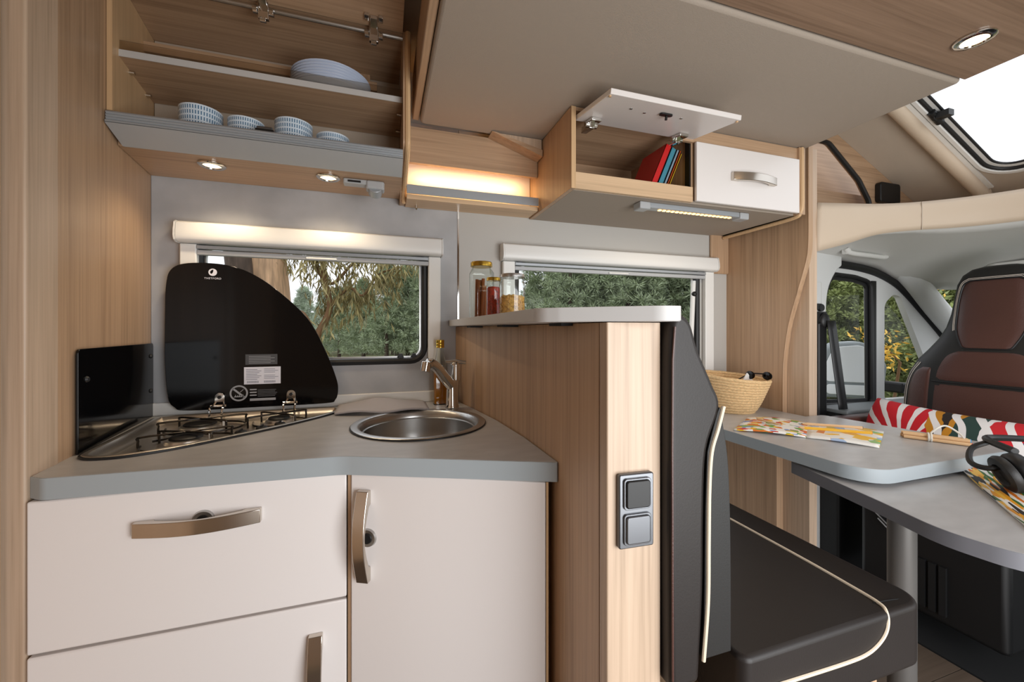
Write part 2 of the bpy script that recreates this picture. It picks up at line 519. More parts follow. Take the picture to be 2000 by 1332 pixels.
# sink cabinet, its front turned towards the room
A = Vector((-.070, .986, 0)); B = Vector((.328, .790, 0))
sd = (B-A).normalized(); nd = Vector((sd.y, -sd.x, 0))          # nd points to the room
sk = thing('sink_cabinet', 'cream single-door cabinet with upright handle below the sink', 'cabinet', (.12, 1.2, 0))
MB().prism([tuple((A-nd*.022-sd*.002)[:2]), tuple((B-nd*.022+sd*.006)[:2]), (.338,1.0), (.32,1.2), (.28,1.45), (.262,1.58), (-.079,1.58)], .08, .76).build('carcass', 'wood_z', sk)
mdoor = frame(A, sd, -nd, V(0,0,1))
ln = (B-A).length
MB().box(0, 0, .10, ln, .020, .876, mdoor).build('door', 'cream', sk, bevel=.003)
d2 = [o for o in sk.children if o.name.startswith('door')][0]
MB().box(ln+.0015, 0.002, .10, ln+.006, .022, .876, mdoor).build('door_edge', 'wood_edge', sk)
MB().box(-.009, 0.003, .08, -.0015, .024, .876, mdoor).build('divider_post', 'wood_z', sk)
arc_handle(d2, A+sd*.035+V(0,0,.735), V(0,0,1), nd, -sd, .205, .028, rosette=(-.006, -.0005, -.007))
MB().prism([tuple((A-nd*.05)[:2]), tuple((B-nd*.05)[:2]), (.33,.9), (-.07,1.06)], 0, .08).build('plinth', 'dark', sk)

# worktop
hob_out = [tuple(p) for p in spline([(-.640,1.150),(-.622,1.108),(-.585,1.090),(-.53,1.094),(-.455,1.134),(-.373,1.203),(-.276,1.295),(-.183,1.405),(-.139,1.480),(-.142,1.53),(-.172,1.556),(-.30,1.558),(-.50,1.558),(-.645,1.558),(-.678,1.540),(-.672,1.46),(-.655,1.30)], 5, True)]
hob_cut = offset_poly(hob_out, .016)
SINK = (.105, 1.225)
scut = [(SINK[0]+.170*math.cos(2*math.pi*i/40), SINK[1]+.170*math.sin(2*math.pi*i/40)) for i in range(40)]
wt_poly = rounded([(-.640,1.01,0),(-.612,.990,.03),(-.085,.962,.12),(.3525,.776,.004),(.350,1.0,0),(.336,1.2,0),(.302,1.44,0),(.272,1.598,0),(XL(1.598)+.002,1.598,0)])
wk = thing('worktop', 'angled grey kitchen worktop with blue-grey front edge', 'worktop', (-.15, 1.3, .879))
MB().plate(offset_poly(wt_poly, .002), [hob_cut, scut], .880, ZT).build('slab', 'top', wk)
fr = [p for p in wt_poly if p[1] < 1.0 or p[0] < -.55 and p[1] < 1.03][:]
fr = [(-.640,1.03)] + [p for p in wt_poly[:26] if p[1] <= 1.012]
eb = MB()
inn = offset_poly(wt_poly, .0021)
idx = [i for i, p in enumerate(wt_poly) if p[1] <= 1.012]
band_out = [wt_poly[i] for i in idx]; band_in = [inn[i] for i in idx]
eb.prism(band_out + band_in[::-1], .879, ZT-.0005)
eb.build('edge_band', 'band', wk, smooth=30)

# partition with the raised bar top
pt = thing('partition', 'curved wooden half-height partition between sink and bench', 'partition', (.40, 1.1, 0))
left = [tuple(p) for p in spline([(.277,1.598),(.303,1.44),(.3375,1.2),(.352,1.0),(.3535,.78),(.350,.606)], 6)]
MB().prism(left + [(.4505,.606),(.4505,1.598)], 0, 1.212).build('panel', 'wood_z', pt, smooth=30)
MB().prism(rounded([(.350,.604,.001),(.350,.580,.003),(.4505,.574,.003),(.4505,.604)]), 0, 1.212).build('front_post', 'wood_pale', pt, smooth=30)
bt = thing('bar_top', 'narrow raised grey bar shelf capping the partition, carrying the jars', 'shelf', (.36, 1.1, 1.2135))
bp_ = rounded([(.250,1.597),(.256,.655,.06),(.285,.625,.06),(.415,.522,.05),(.452,.520,.012),(.458,.60),(.458,1.597)], 8)
MB().prism(offset_poly(bp_, .0015), 1.2135, 1.2372).build('slab', 'barband', bt)
MB().ring(bp_, offset_poly(bp_, .0015), 1.2145, 1.2378).build('edge_band', 'barband', bt, bevel=.002)
for (bx, by) in ((.29,1.35),(.315,1.05),(.34,.74)):
    MB().box(bx-.012, by-.03, 1.2075, bx+.03, by+.03, 1.2135).build('bracket', 'dark', bt)

# double switch plate on the partition front post
sw = thing('switch_plate', 'chrome double frame with dark socket and grey rocker switch on the partition', 'switch', (.40, .57, .84))
ysw = .5765
msw = Matrix.Translation((.3985, ysw, .902)) @ Matrix.Rotation(math.radians(-3), 4, 'Z')
MB().prism(rrect(-.032,-.061,.032,.061,.004), -.009, .0, 'y', msw).build('frame', 'gunmetal', sw, bevel=.002)
for k, (zc, mm) in enumerate(((.029,'black'),(-.029,'gunmetal'))):
    fo = MB().prism(rrect(-.025,zc-.0255,.025,zc+.0255,.006), -.0125, -.008, 'y', msw).build('insert_frame', 'gunmetal', sw, bevel=.001)
    MB().prism(rrect(-.022,zc-.0225,.022,zc+.0225,.005), -.016, -.012, 'y', msw).build('rocker', mm, fo, bevel=.002)

# ------------------------------------------------------------------ overhead kitchen cabinet
oc = thing('overhead_cabinet', 'open wooden overhead cupboard with grey shelves and raised flap above the hob', 'cabinet', (-.3, 1.45, 1.67))
MB().prism([(XL(1.30)+.001,1.30),(XL(1.30)+.013,1.30),(XL(1.598)+.013,1.598),(XL(1.598)+.001,1.598)], 1.765, 2.13).build('side_panel', 'wood_edge', oc)
prof = [tuple(p) for p in spline([(1.298,2.13),(1.298,1.95),(1.296,1.82),(1.300,1.782),(1.335,1.762),(1.42,1.742),(1.50,1.712),(1.555,1.676)], 5)] + [(1.597,1.676),(1.597,2.13)]
MB().prism(prof, .060, .078, 'x').build('side_panel', 'wood_z', oc)
MB().tube([(.074, p[0], p[1]) for p in prof[:-2]], .0085, 8).build('side_edge', 'wood_edge', oc)
def span(y0, y1, z0, z1, name, mt, x1=.059, **k):
    return MB().prism([(XL(y0)+.002,y0),(x1,y0),(x1,y1),(XL(y1)+.002,y1)], z0, z1).build(name, mt, oc, **k)
span(1.362, 1.597, 1.700, 1.712, 'bottom_board', 'wood_x')
span(1.31, 1.585, 1.735, 1.745, 'cupboard_floor', 'lining')
# fascia with ribbed front and sloping valance
fb = MB()
ridges = [(1.300,1.759),(1.289,1.759),(1.286,1.755),(1.289,1.7515),(1.286,1.748),(1.289,1.7445),(1.286,1.741),(1.289,1.7375),(1.284,1.733),(1.284,1.729),(1.300,1.729)]
fb.prism(ridges, XL(1.29)+.004, .059, 'x').build('fascia', 'greyrail', oc, smooth=0)
MB().prism([(1.286,1.728),(1.300,1.728),(1.372,1.7005),(1.361,1.6985)], XL(1.36)+.012, .059, 'x').build('valance', 'silverp', oc)
sh_ = span(1.337, 1.58, 1.928, 1.945, 'shelf', 'wood_x')
span(1.335, 1.3368, 1.9275, 1.9455, 'shelf_edge', 'barband')
span(1.337, 1.578, 1.9455, 1.947, 'shelf_liner', 'silverp')
span(1.3385, 1.3405, 1.9475, 1.972, 'guard_strip', 'acrylic')
MB().box(-.70, 1.584, 1.712, .059, 1.597, 2.13).build('back_panel', 'lining', oc)
MB().box(-.70, 1.50, 2.045, -.02, 1.583, 2.075).build('back_rail', 'wood_x', oc)
MB().box(-.115, 1.555, 1.95, -.045, 1.583, 2.13).build('back_post', 'wood_z', oc)
span(1.31, 1.597, 2.131, 2.145, 'top_board', 'wood_x')
for (px, py) in ((XL(1.40)+.018, 1.40), (XL(1.52)+.018, 1.52), (.052, 1.40), (.052, 1.52)):
    MB().cyl((px-.008, py, 1.921), (px+.008, py, 1.921), .005).build('shelf_pin', 'chrome', oc)
rod_z = 2.098
MB().tube([(XL(1.29)+.02, 1.285, rod_z), (.058, 1.285, rod_z)], .006, 10).build('torsion_rod', 'satin', oc)
# raised flap
ang = math.radians(6)
mf = Matrix.Translation((0, 1.29, 2.118)) @ Matrix.Rotation(-ang, 4, 'X')
flp = MB().box(XL(1.29)+.01, -.33, 0, .058, -.002, .016, mf).build('flap', 'wood_x', oc)
for hx in (-.318, -.026):
    h = MB()
    h.box(hx-.010, -.045, -.012, hx+.010, .0, -.001, mf)
    h.box(hx-.026, -.050, -.010, hx-.014, -.030, -.0008, mf).box(hx+.014, -.050, -.010, hx+.026, -.030, -.0008, mf)
    h.box(hx-.013, 1.278, rod_z-.030, hx+.013, 1.290, rod_z+.018)
    h.cyl((hx-.026,1.283,rod_z-.008),(hx-.014,1.283,rod_z-.008),.010).cyl((hx+.014,1.283,rod_z-.008),(hx+.026,1.283,rod_z-.008),.010)
    h.cyl((hx-.008,1.280,rod_z-.034),(hx+.008,1.280,rod_z-.034),.007)
    h.build('hinge', 'chrome', oc, bevel=.0012)

def downlight(name, x, y, z, r, label, energy, group, spot=2.4):
    t = thing(name, label, 'lamp', (x, y, z-.006), group)
    MB().lathe([(r*.62,0),(r,0),(r,-.003),(r*.9,-.006),(r*.66,-.006),(r*.62,-.002)], (x,y,z-.0005), 32, close=False).build('bezel', 'chrome', t, smooth=50)
    MB().lathe([(.001,-.001),(r*.62,-.001),(r*.62,-.0025),(r*.4,-.0045),(.001,-.0055)], (x,y,z-.0005), 28, close=False).build('lens', 'spot', t)
    d = lamp('downlight_glow', 'SPOT', (x, y, z-.012), energy, (1, .80, .55), (0,0,0), .02, spot, .8)
    return t
downlight('recessed_spotlight', -.492, 1.434, 1.6995, .036, 'round warm spotlight under the overhead cupboard, above the hob', 3.6, 'recessed spotlights')
downlight('recessed_spotlight', -.170, 1.434, 1.6995, .036, 'round warm spotlight under the overhead cupboard, next to the sliding socket', 3.6, 'recessed spotlights')

so = thing('socket_unit', 'grey sliding socket and switch under the overhead cupboard', 'socket', (-.05, 1.45, 1.655))
MB().prism(rrect(-.125,1.425,-.045,1.462,.006), 1.684, 1.6995).build('track', 'silverp', so, bevel=.002)
MB().prism(rrect(-.055,1.420,.005,1.470,.010), 1.672, 1.6995).build('housing', 'silverp', so, bevel=.005)
MB().cyl((-.025,1.43,1.680),(-.025,1.458,1.666),.022,.022,20).build('rotary_cap', 'greyrail', so, bevel=.002)
MB().box(-.11, 1.4225, 1.688, -.07, 1.4255, 1.694).build('slot', 'black', so)

# ------------------------------------------------------------------ lit niche between the two overhead cabinets
ns = thing('lit_shelf', 'small wooden wall shelf with grey rail and glowing cream back panel between the cupboards', 'shelf', (.34, 1.55, 1.672))
MB().box(.081, 1.588, 1.69, .588, 1.599, 1.95).build('back_panel', 'cream', ns)
MB().box(.081, 1.492, 1.672, .588, 1.599, 1.690).build('shelf_board', 'wood_edge_x', ns, bevel=.002)
MB().box(.081, 1.484, 1.6905, .588, 1.491, 1.722).build('rail', 'greyrail', ns, bevel=.001)
MB().box(.081, 1.500, 1.808, .588, 1.516, 1.938).build('pelmet', 'wood_x', ns)
MB().box(.105, 1.5165, 1.812, .555, 1.524, 1.822).build('led_strip', 'led', ns)
area_light('shelf_led_glow', (.33, 1.535, 1.80), (math.radians(30), 0, 0), .42, .01, .55, (1, .66, .28))
MB().cyl((.12,1.565,1.672),(.12,1.565,1.660),.005).cyl((.12,1.567,1.662),(.12,1.553,1.655),.003).build('hook', 'chrome', ns)
tr = thing('wedge_trim', 'slanted wooden trim board meeting the dinette cupboard side', 'trim', (.48, 1.46, 1.877))
MB().prism([(.385,1.936),(.400,1.936),(.586,1.893),(.586,1.868)], 1.44, 1.499, 'y').build('board', 'wood_x', tr)
MB().prism([(.405,1.937),(.586,1.937),(.586,1.895)], 1.45, 1.4985, 'y').build('filler', 'wood_pale', tr)

# ------------------------------------------------------------------ overhead cabinet above the dinette
o2 = thing('overhead_cabinet', 'wooden overhead cupboard with one raised flap holding books above the dinette window', 'cabinet', (1.1, 1.4, 1.66))
MB().prism([(1.20,1.667),(1.597,1.667),(1.597,1.937),(1.20,1.937)], .590, .606, 'x').build('side_panel', 'wood_z', o2, bevel=.001)
MB().prism([(1.198,1.667),(1.1995,1.667),(1.1995,1.937),(1.198,1.937)], .590, .606, 'x').build('side_edge', 'wood_edge', o2)
MB().box(.606, 1.2155, 1.667, 1.632, 1.597, 1.680).build('bottom_board', 'bed', o2)
MB().box(.606, 1.585, 1.680, 1.632, 1.597, 1.937).build('back_panel', 'wood_x', o2)
MB().box(.606, 1.20, 1.925, 1.632, 1.585, 1.937).build('top_board', 'wood_x', o2)
MB().box(.606, 1.20, 1.668, 1.082, 1.215, 1.723).build('front_board', 'wood_edge_x', o2, bevel=.001)
MB().box(1.082, 1.21, 1.680, 1.096, 1.585, 1.925).build('divider', 'wood_z', o2)
MB().box(1.0765, 1.212, 1.724, 1.0815, 1.235, 1.924).build('seal', 'black', o2)
MB().box(1.00, 1.20, 1.888, 1.632, 1.212, 1.925).build('top_rail', 'wood_x', o2)
dc = MB().box(1.087, 1.186, 1.670, 1.597, 1.1995, 1.886).build('door', 'cream', o2, bevel=.0025)
arc_handle(dc, (1.352, 1.186, 1.775), V(1,0,0), V(0,-1,0), V(0,0,1), .215, .030, bulge=.032)
MB().box(1.600, 1.19, 1.667, 1.632, 1.585, 1.937).build('side_panel', 'wood_z', o2)
bead = spline([(1.19,1.935),(1.188,1.80),(1.188,1.71),(1.196,1.676),(1.225,1.660),(1.40,1.657),(1.58,1.656)], 6)
MB().tube([(1.612, p[0], p[1]) for p in bead], .0085, 8).build('edge_bead', 'wood_edge', o2)
MB().box(.607, 1.42, 1.76, .612, 1.46, 1.81).build('bracket', 'satin', o2)
# raised flap
v0 = Vector((0, 1.212, 1.906)); v1 = Vector((0, .990, 1.872))
dv = (v1-v0).normalized(); nv = Vector((0, dv.z, -dv.y)).normalized()
if nv.z < 0: nv = -nv
mfl = frame(v0, V(1,0,0), dv, nv)
lf = (v1-v0).length
fl2 = MB().box(.610, 0, -.008, 1.082, lf, .008, mfl).build('flap', 'cream', o2, bevel=.002)
for hx in (.66, 1.005):
    h = MB().box(hx-.018, .012, -.020, hx+.018, .060, -.0085, mfl).box(hx-.010, -.03, -.034, hx+.010, .030, -.014, mfl)
    h.cyl(mfl @ Vector((hx-.022,.02,-.022)), mfl @ Vector((hx+.022,.02,-.022)), .009)
    h.build('hinge', 'chrome', o2, bevel=.002)
MB().prism(rrect(.818,.160,.862,.178,.008), -.013, -.0085, 'z', mfl).build('latch', 'black', fl2)
MB().cyl(mfl @ Vector((.845,.165,-.012)), mfl @ Vector((.845,.165,-.024)), .004).build('latch_pin', 'black', fl2)
for (sx, sy) in ((.775,.150),(.905,.160),(.72,.16)):
    MB().cyl(mfl @ Vector((sx,sy,-.0080)), mfl @ Vector((sx,sy,-.0095)), .0045, n=12).build('screw', 'satin', fl2)
for sx in (.615, 1.077):
    MB().cyl(mfl @ Vector((sx,lf-.012,-.008)), mfl @ Vector((sx,lf-.012,-.012)), .004, n=12).build('bump_stop', 'wood_edge', fl2)
# light bar under it
lb = thing('light_bar', 'slim aluminium light bar with a row of warm LEDs under the dinette cupboard', 'lamp', (1.14, 1.26, 1.63))
MB().box(.93, 1.245, 1.647, 1.35, 1.279, 1.6665).build('body', 'greyrail', lb, bevel=.002)
for a, b_ in ((.885,.93),(1.35,1.395)):
    MB().box(a, 1.240, 1.640, b_, 1.284, 1.6665).build('end_cap', 'silverp', lb, bevel=.004)
for i in range(18):
    x = .985 + i*.0195
    MB().box(x-.005, 1.257, 1.6445, x+.005, 1.267, 1.6470).build('led', 'led', lb)
area_light('light_bar_glow', (1.15, 1.262, 1.635), (0, 0, 0), .36, .01, .6, (1, .80, .55))

# books
def book(name, x, y, z, th, dep, h, tilt, mt, pages, label):
    t = thing(name, label, 'book', (x, y, z), 'books in the open cupboard')
    m = Matrix.Translation((x, y, z)) @ Matrix.Rotation(tilt, 4, 'Y')
    b = MB()
    b.box(0,0,0, .002,dep,h, m).box(th-.002,0,0, th,dep,h, m).box(0,0,0, th,.002,h, m)
    b.build('cover', mt, t)
    MB().box(.0022,.0022,.002, th-.0022,dep-.003,h-.002, m).build('pages', pages, t)
    return t
red = mat('red_book_cover', (196, 24, 24), .4); teal = mat('teal_book_cover', (60, 130, 150), .5)
gry = mat('grey_book_cover', (130, 150, 165), .5); org_ = mat('orange_book_cover', (214, 90, 30), .5)
yel = mat('yellow_book_cover', (222, 180, 40), .5)
tl = math.radians(24)
bz = 1.681
book('book', .903, 1.225, bz+.012, .024, .14, .205, tl, red, 'paper', 'thick red book, leftmost of the leaning books')
book('book', .931, 1.226, bz+.010, .021, .13, .198, tl, teal, 'paper', 'teal book leaning against the thick red one')
book('book', .9560, 1.228, bz+.006, .010, .13, .196, tl, gry, 'paper', 'thin blue-grey book between the teal and orange ones')
book('book', .969, 1.228, bz+.004, .006, .12, .196, tl, org_, 'paper', 'thin orange booklet second from the cupboard divider')
book('book', .978, 1.229, bz+.003, .006, .12, .186, tl, yel, 'paper', 'thin yellow booklet nearest to the cupboard divider')
MB().prism(rrect(.842,1.222,.874,1.25,.006), bz+.0, bz+.047).build('phone_charger', 'black', None, bevel=.004)
tag(bpy.data.objects['phone_charger'], 'small black box standing left of the red book', 'charger')

M['wood_bed'] = wood('wood_bed_panel', 'x', (142, 115, 94), .8)
# ------------------------------------------------------------------ drop-down bed above the dinette
bd = thing('drop_down_bed', 'padded beige underside of the raised drop-down bed with wooden front panel', 'bed', (.9, .9, 1.938))
MB().prism(rounded([(.125,.735,.02),(1.650,.735,.01),(1.650,1.21,.0),(1.60,1.42,.10),(1.50,1.478,.05),(.125,1.478,.02)]), 1.940, 2.06).build('padded_panel', 'bed', bd, bevel=.012, seg=3)
MB().box(.100, .72, 1.952, .123, 1.478, 2.10).build('side_rail', 'wood_y', bd, bevel=.003)
MB().box(.100, -.30, 1.944, 1.650, .728, 1.965).build('front_panel', M['wood_bed'], bd, bevel=.002)
downlight('ceiling_spotlight', 1.44, .617, 1.9435, .040, 'round spotlight in the wooden bed panel, top right', 3.0, None)

# ------------------------------------------------------------------ hob with glass lid
hb = thing('gas_hob', 'steel corner gas hob with raised black glass lid set in the worktop', 'hob', (-.42, 1.35, .895))
zh = ZT + .001
MB().ring(hob_out, offset_poly(hob_out, .010), zh, zh+.004).build('gasket', 'rubber', hb)
o1 = offset_poly(hob_out, .004); o2_ = offset_poly(hob_out, .020); o3 = offset_poly(hob_out, .036)
n_ = len(hob_out)
tr_ = MB()
rings = [[(p[0], p[1], zh+.0045) for p in o1], [(p[0], p[1], zh+.007) for p in offset_poly(hob_out, .009)], [(p[0], p[1], zh+.005) for p in offset_poly(hob_out, .016)],
         [(p[0], p[1], zh-.004) for p in o2_], [(p[0], p[1], zh-.020) for p in o3]]
vs_ = [q for r in rings for q in r]
fs_ = [(i*n_+k, i*n_+(k+1) % n_, (i+1)*n_+(k+1) % n_, (i+1)*n_+k) for i in range(len(rings)-1) for k in range(n_)]
fs_.append(tuple((len(rings)-1)*n_+k for k in range(n_)))
tr_.add(vs_, fs_)
tr_.build('tray', 'steel', hb, smooth=50)
zb = zh - .020
for (bx, by, br) in ((-.490,1.262,.040),(-.520,1.430,.046),(-.315,1.448,.034)):
    bo = MB().lathe([(br*1.5,0),(br*1.45,.004),(br*1.15,.006),(br*1.1,.014),(br*.9,.016)], (bx,by,zb), 32).build('burner', 'steel', hb, smooth=50)
    MB().lathe([(br*.88,.016),(br*.9,.019),(br*.8,.023),(.002,.025)], (bx,by,zb), 28).build('burner_cap', 'black', bo, smooth=50)
    MB().cyl((bx+br*1.2,by+.012,zb),(bx+br*1.2,by+.012,zb+.024),.003,n=8).build('igniter', 'white', bo)
def support(pts_list, name='pan_support'):
    b = MB()
    for pts in pts_list: b.tube(spline(pts, 4), .0030, 6)
    return b.build(name, mat('dark_wire', (70, 66, 62), .25, metal=.9), hb, smooth=60)
zs = zh + .012
def rodpair(a, b_, lift=zs):
    a = Vector(a); b_ = Vector(b_)
    d = (b_-a).normalized()*.006
    return [(a.x,a.y,zb),(a.x,a.y,lift-.008),(a.x+d.x,a.y+d.y,lift),((a.x+b_.x)/2,(a.y+b_.y)/2,lift),(b_.x-d.x,b_.y-d.y,lift),(b_.x,b_.y,lift-.008),(b_.x,b_.y,zb)]
support([rodpair((-.575,1.225),(-.400,1.300)), rodpair((-.560,1.290),(-.425,1.235)), [(-.580,1.245,zb+.006),(-.560,1.20,zb+.006),(-.50,1.185,zb+.006),(-.43,1.22,zb+.006),(-.395,1.29,zb+.006),(-.43,1.335,zb+.006),(-.52,1.33,zb+.006),(-.575,1.29,zb+.006)]])
support([rodpair((-.610,1.400),(-.415,1.475)), rodpair((-.590,1.475),(-.440,1.385)), [(-.61,1.44,zb+.006),(-.58,1.37,zb+.006),(-.50,1.355,zb+.006),(-.42,1.39,zb+.006),(-.415,1.47,zb+.006),(-.48,1.51,zb+.006),(-.57,1.50,zb+.006)]])
support([rodpair((-.390,1.405),(-.245,1.490)), rodpair((-.375,1.490),(-.262,1.405)), [(-.39,1.46,zb+.006),(-.37,1.40,zb+.006),(-.31,1.385,zb+.006),(-.25,1.42,zb+.006),(-.245,1.48,zb+.006),(-.31,1.51,zb+.006)]])
cp = MB().prism([(-.395,1.225),(-.335,1.278),(-.262,1.355),(-.290,1.378),(-.360,1.305),(-.415,1.25)], zb, zb+.012).build('control_strip', 'satin', hb, bevel=.003)
for (kx, ky) in ((-.367,1.262),(-.327,1.302),(-.290,1.342)):
    MB().lathe([(.014,0),(.0145,.010),(.012,.013),(.001,.0135)], (kx,ky,zb+.012), 20).box(kx-.002,ky-.011,zb+.025,kx+.002,ky+.011,zb+.029).build('control_knob', 'black', cp)
# lid
lid = [tuple(p) for p in spline([(-.655,.985),(-.663,1.10),(-.663,1.25),(-.660,1.345),(-.648,1.392),(-.612,1.414),(-.54,1.419),(-.475,1.411),(-.415,1.386),(-.345,1.335),(-.252,1.240),(-.195,1.128),(-.160,1.030),(-.153,.985),(-.162,.950),(-.195,.939),(-.40,.938),(-.60,.938),(-.638,.951)], 5, True)]
lo = MB().prism(lid, 1.5600, 1.5655, 'y').build('lid', 'blackglass', hb, bevel=.0012)
tag(lo, 'black glass lid')
for hx in (-.512, -.302):
    b = MB()
    b.prism(rounded([(hx-.014,.962),(hx+.014,.962),(hx+.014,.992,.0135),(hx-.014,.992,.0135)]), 1.553, 1.5595, 'y')
    b.build('hinge_plate', 'chrome', hb, bevel=.001)
    MB().cyl((hx,1.5525,.978),(hx,1.549,.978),.0055,n=14).build('hinge_screw', 'rubber', hb)
    for s_ in (-1, 1):
        MB().tube(spline([(hx+s_*.010,1.555,.962),(hx+s_*.014,1.545,.952),(hx+s_*.018,1.530,.948),(hx+s_*.017,1.522,.940),(hx+s_*.017,1.520,zb+.004)], 4), .0035, 8).build('hinge_arm', 'chrome', hb)
    MB().cyl((hx-.022,1.545,.951),(hx+.022,1.545,.951),.004,n=10).build('hinge_pin', 'chrome', hb)
# printing on the lid
pr_grey = mat('print_grey', (165, 165, 168), .6); pr_dark = mat('print_dark_grey', (78, 78, 80), .5); pr_white = mat('print_white', (232, 230, 238), .6)
pr_line = mat('print_lines', (120, 120, 132), .6)
yl = 1.5598
MB().box(-.440, yl-.0006, 1.082, -.345, yl, 1.117).build('grey_sticker', pr_dark, lo)
b = MB()
for i in range(5): b.box(-.430, yl-.0009, 1.087+i*.0055, -.365+(i % 2)*.012, yl-.0006, 1.0885+i*.0055)
b.build('sticker_text', pr_grey, lo)
MB().box(-.444, yl-.0006, 1.016, -.335, yl, 1.074).build('white_sticker', pr_white, lo)
b = MB()
for i in range(7):
    b.box(-.438, yl-.0009, 1.032+i*.0055, -.405+(i % 3)*.006, yl-.0006, 1.0335+i*.0055)
    if i != 3: b.box(-.385, yl-.0009, 1.034+i*.0053, -.352+(i % 2)*.010, yl-.0006, 1.0353+i*.0053)
for i in range(14):
    b.box(-.435+i*.0025, yl-.0009, 1.020, -.4338+i*.0025, yl-.0006, 1.027)
    b.box(-.385+i*.0025, yl-.0009, 1.020, -.3838+i*.0025, yl-.0006, 1.027)
b.build('sticker_text', pr_line, lo)
cxx, czz = -.459, .9875
b = MB()
ro, ri = .0265, .0215
ringo = [(cxx+ro*math.cos(2*math.pi*i/36), czz+ro*math.sin(2*math.pi*i/36)) for i in range(36)]
ringi = [(cxx+ri*math.cos(2*math.pi*i/36), czz+ri*math.sin(2*math.pi*i/36)) for i in range(36)]
b.plate(ringo, [ringi], yl-.0006, yl, 'y')
b.prism([(cxx-.019,czz+.014),(cxx-.015,czz+.018),(cxx+.019,czz-.013),(cxx+.015,czz-.017)], yl-.0006, yl, 'y')
b.prism([(cxx-.014,czz-.013),(cxx+.015,czz-.013),(cxx+.015,czz-.011),(cxx-.014,czz-.011)], yl-.0006, yl, 'y')
for i in range(5):
    b.prism([(cxx-.012+i*.0055,czz-.011),(cxx-.008+i*.0055,czz-.011),(cxx-.0095+i*.0055,czz-.004-.002*(i % 2))], yl-.0006, yl, 'y')
b.prism([(cxx+.003,czz+.004),(cxx+.013,czz+.013),(cxx+.014,czz+.012),(cxx+.0045,czz+.003)], yl-.0006, yl, 'y')
b.build('warning_sign', pr_grey, lo)
b = MB()
for i in range(3): b.box(-.427, yl-.0006, .977+i*.0095, -.407, yl, .981+i*.0095)
b.box(-.427, yl-.0006, .960, -.350, yl, .968)
b.build('warning_text', pr_grey, lo)
b = MB()
for i in range(5): b.box(-.404, yl-.0006, .9735+i*.0052, -.352+(i % 3)*.003, yl, .9765+i*.0052)
b.build('warning_text', pr_dark, lo)
lgc = (-.533, 1.389)
crc = lambda cx, cz, r: [(cx+r*math.cos(2*math.pi*i/30), cz+r*math.sin(2*math.pi*i/30)) for i in range(30)]
drop = [tuple(p) for p in spline([(lgc[0]-.007,lgc[1]-.003),(lgc[0]-.007,lgc[1]+.003),(lgc[0]+.001,lgc[1]+.009),(lgc[0]+.001,lgc[1]+.001),(lgc[0]-.003,lgc[1]-.005)], 4, True)]
MB().plate(crc(lgc[0], lgc[1], .012), [drop], yl-.0006, yl, 'y').build('maker_mark', pr_white, lo)
fc = bpy.data.curves.new('maker_name', 'FONT'); fc.body = 'THETFORD'; fc.size = .0085; fc.align_x = 'CENTER'; fc.extrude = .0002; fc.space_character = 1.15
to = bpy.data.objects.new('maker_name', fc); COL.objects.link(to)
bpy.context.view_layer.update()
me_ = bpy.data.meshes.new_from_object(to.evaluated_get(bpy.context.evaluated_depsgraph_get()))
bpy.data.objects.remove(to)
tm = bpy.data.objects.new('maker_name', me_); COL.objects.link(tm); tm.parent = lo
me_.materials.clear(); me_.materials.append(pr_white)
tm.rotation_euler = (math.pi/2, 0, 0)
tm.location = Vector((-.533, yl-.0002, 1.366)) - ORG[lo.name]

# splash guard on the wooden panel
sg = thing('splash_guard', 'low black glass splash guard on the wooden panel beside the hob', 'splash guard', (XL(1.36)+.006, 1.36, .9205))
y0_, y1_ = 1.150, 1.592
a_ = math.atan(-.135)
ms = Matrix.Translation((XL(y0_)+.004, y0_, .9205)) @ Matrix.Rotation(-a_, 4, 'Z')
lg = (y1_-y0_)/math.cos(a_)
MB().prism(rounded([(0,0),(lg,0),(lg,.236,.010),(0,.236,.010)]), 0, .005, 'x', ms).build('glass', 'blackglass', sg, bevel=.001)
for (yy, zz) in ((lg-.022,.195),(lg-.022,.085),(.035,.165)):
    q = ms @ Vector((.005, yy, zz)); q2 = ms @ Vector((.009, yy, zz))
    MB().cyl(q, q2, .0075, .005, 16).build('screw', 'rubber', sg)

# ------------------------------------------------------------------ sink, tap, bottle, cloth
sn = thing('sink', 'round stainless steel sink bowl set in the worktop', 'sink', (SINK[0], SINK[1], .79))
MB().lathe([(.190,.0005),(.196,.0005),(.196,.003),(.190,.004)], (SINK[0],SINK[1],ZT), 56, close=False).build('gasket', 'rubber', sn)
MB().lathe([(.1945,.0042),(.192,.0065),(.178,.0065),(.172,.004),(.168,-.004),(.1645,-.010),(.1640,-.016),(.160,-.018),(.158,-.06),(.150,-.10),(.13,-.122),(.05,-.128),(.024,-.130)], (SINK[0],SINK[1],ZT), 64, close=False).build('bowl', 'satin', sn, smooth=45)
MB().lathe([(.024,-.130),(.022,-.128),(.020,-.133),(.001,-.133)], (SINK[0],SINK[1],ZT), 24, close=False).build('drain', 'chrome', sn)

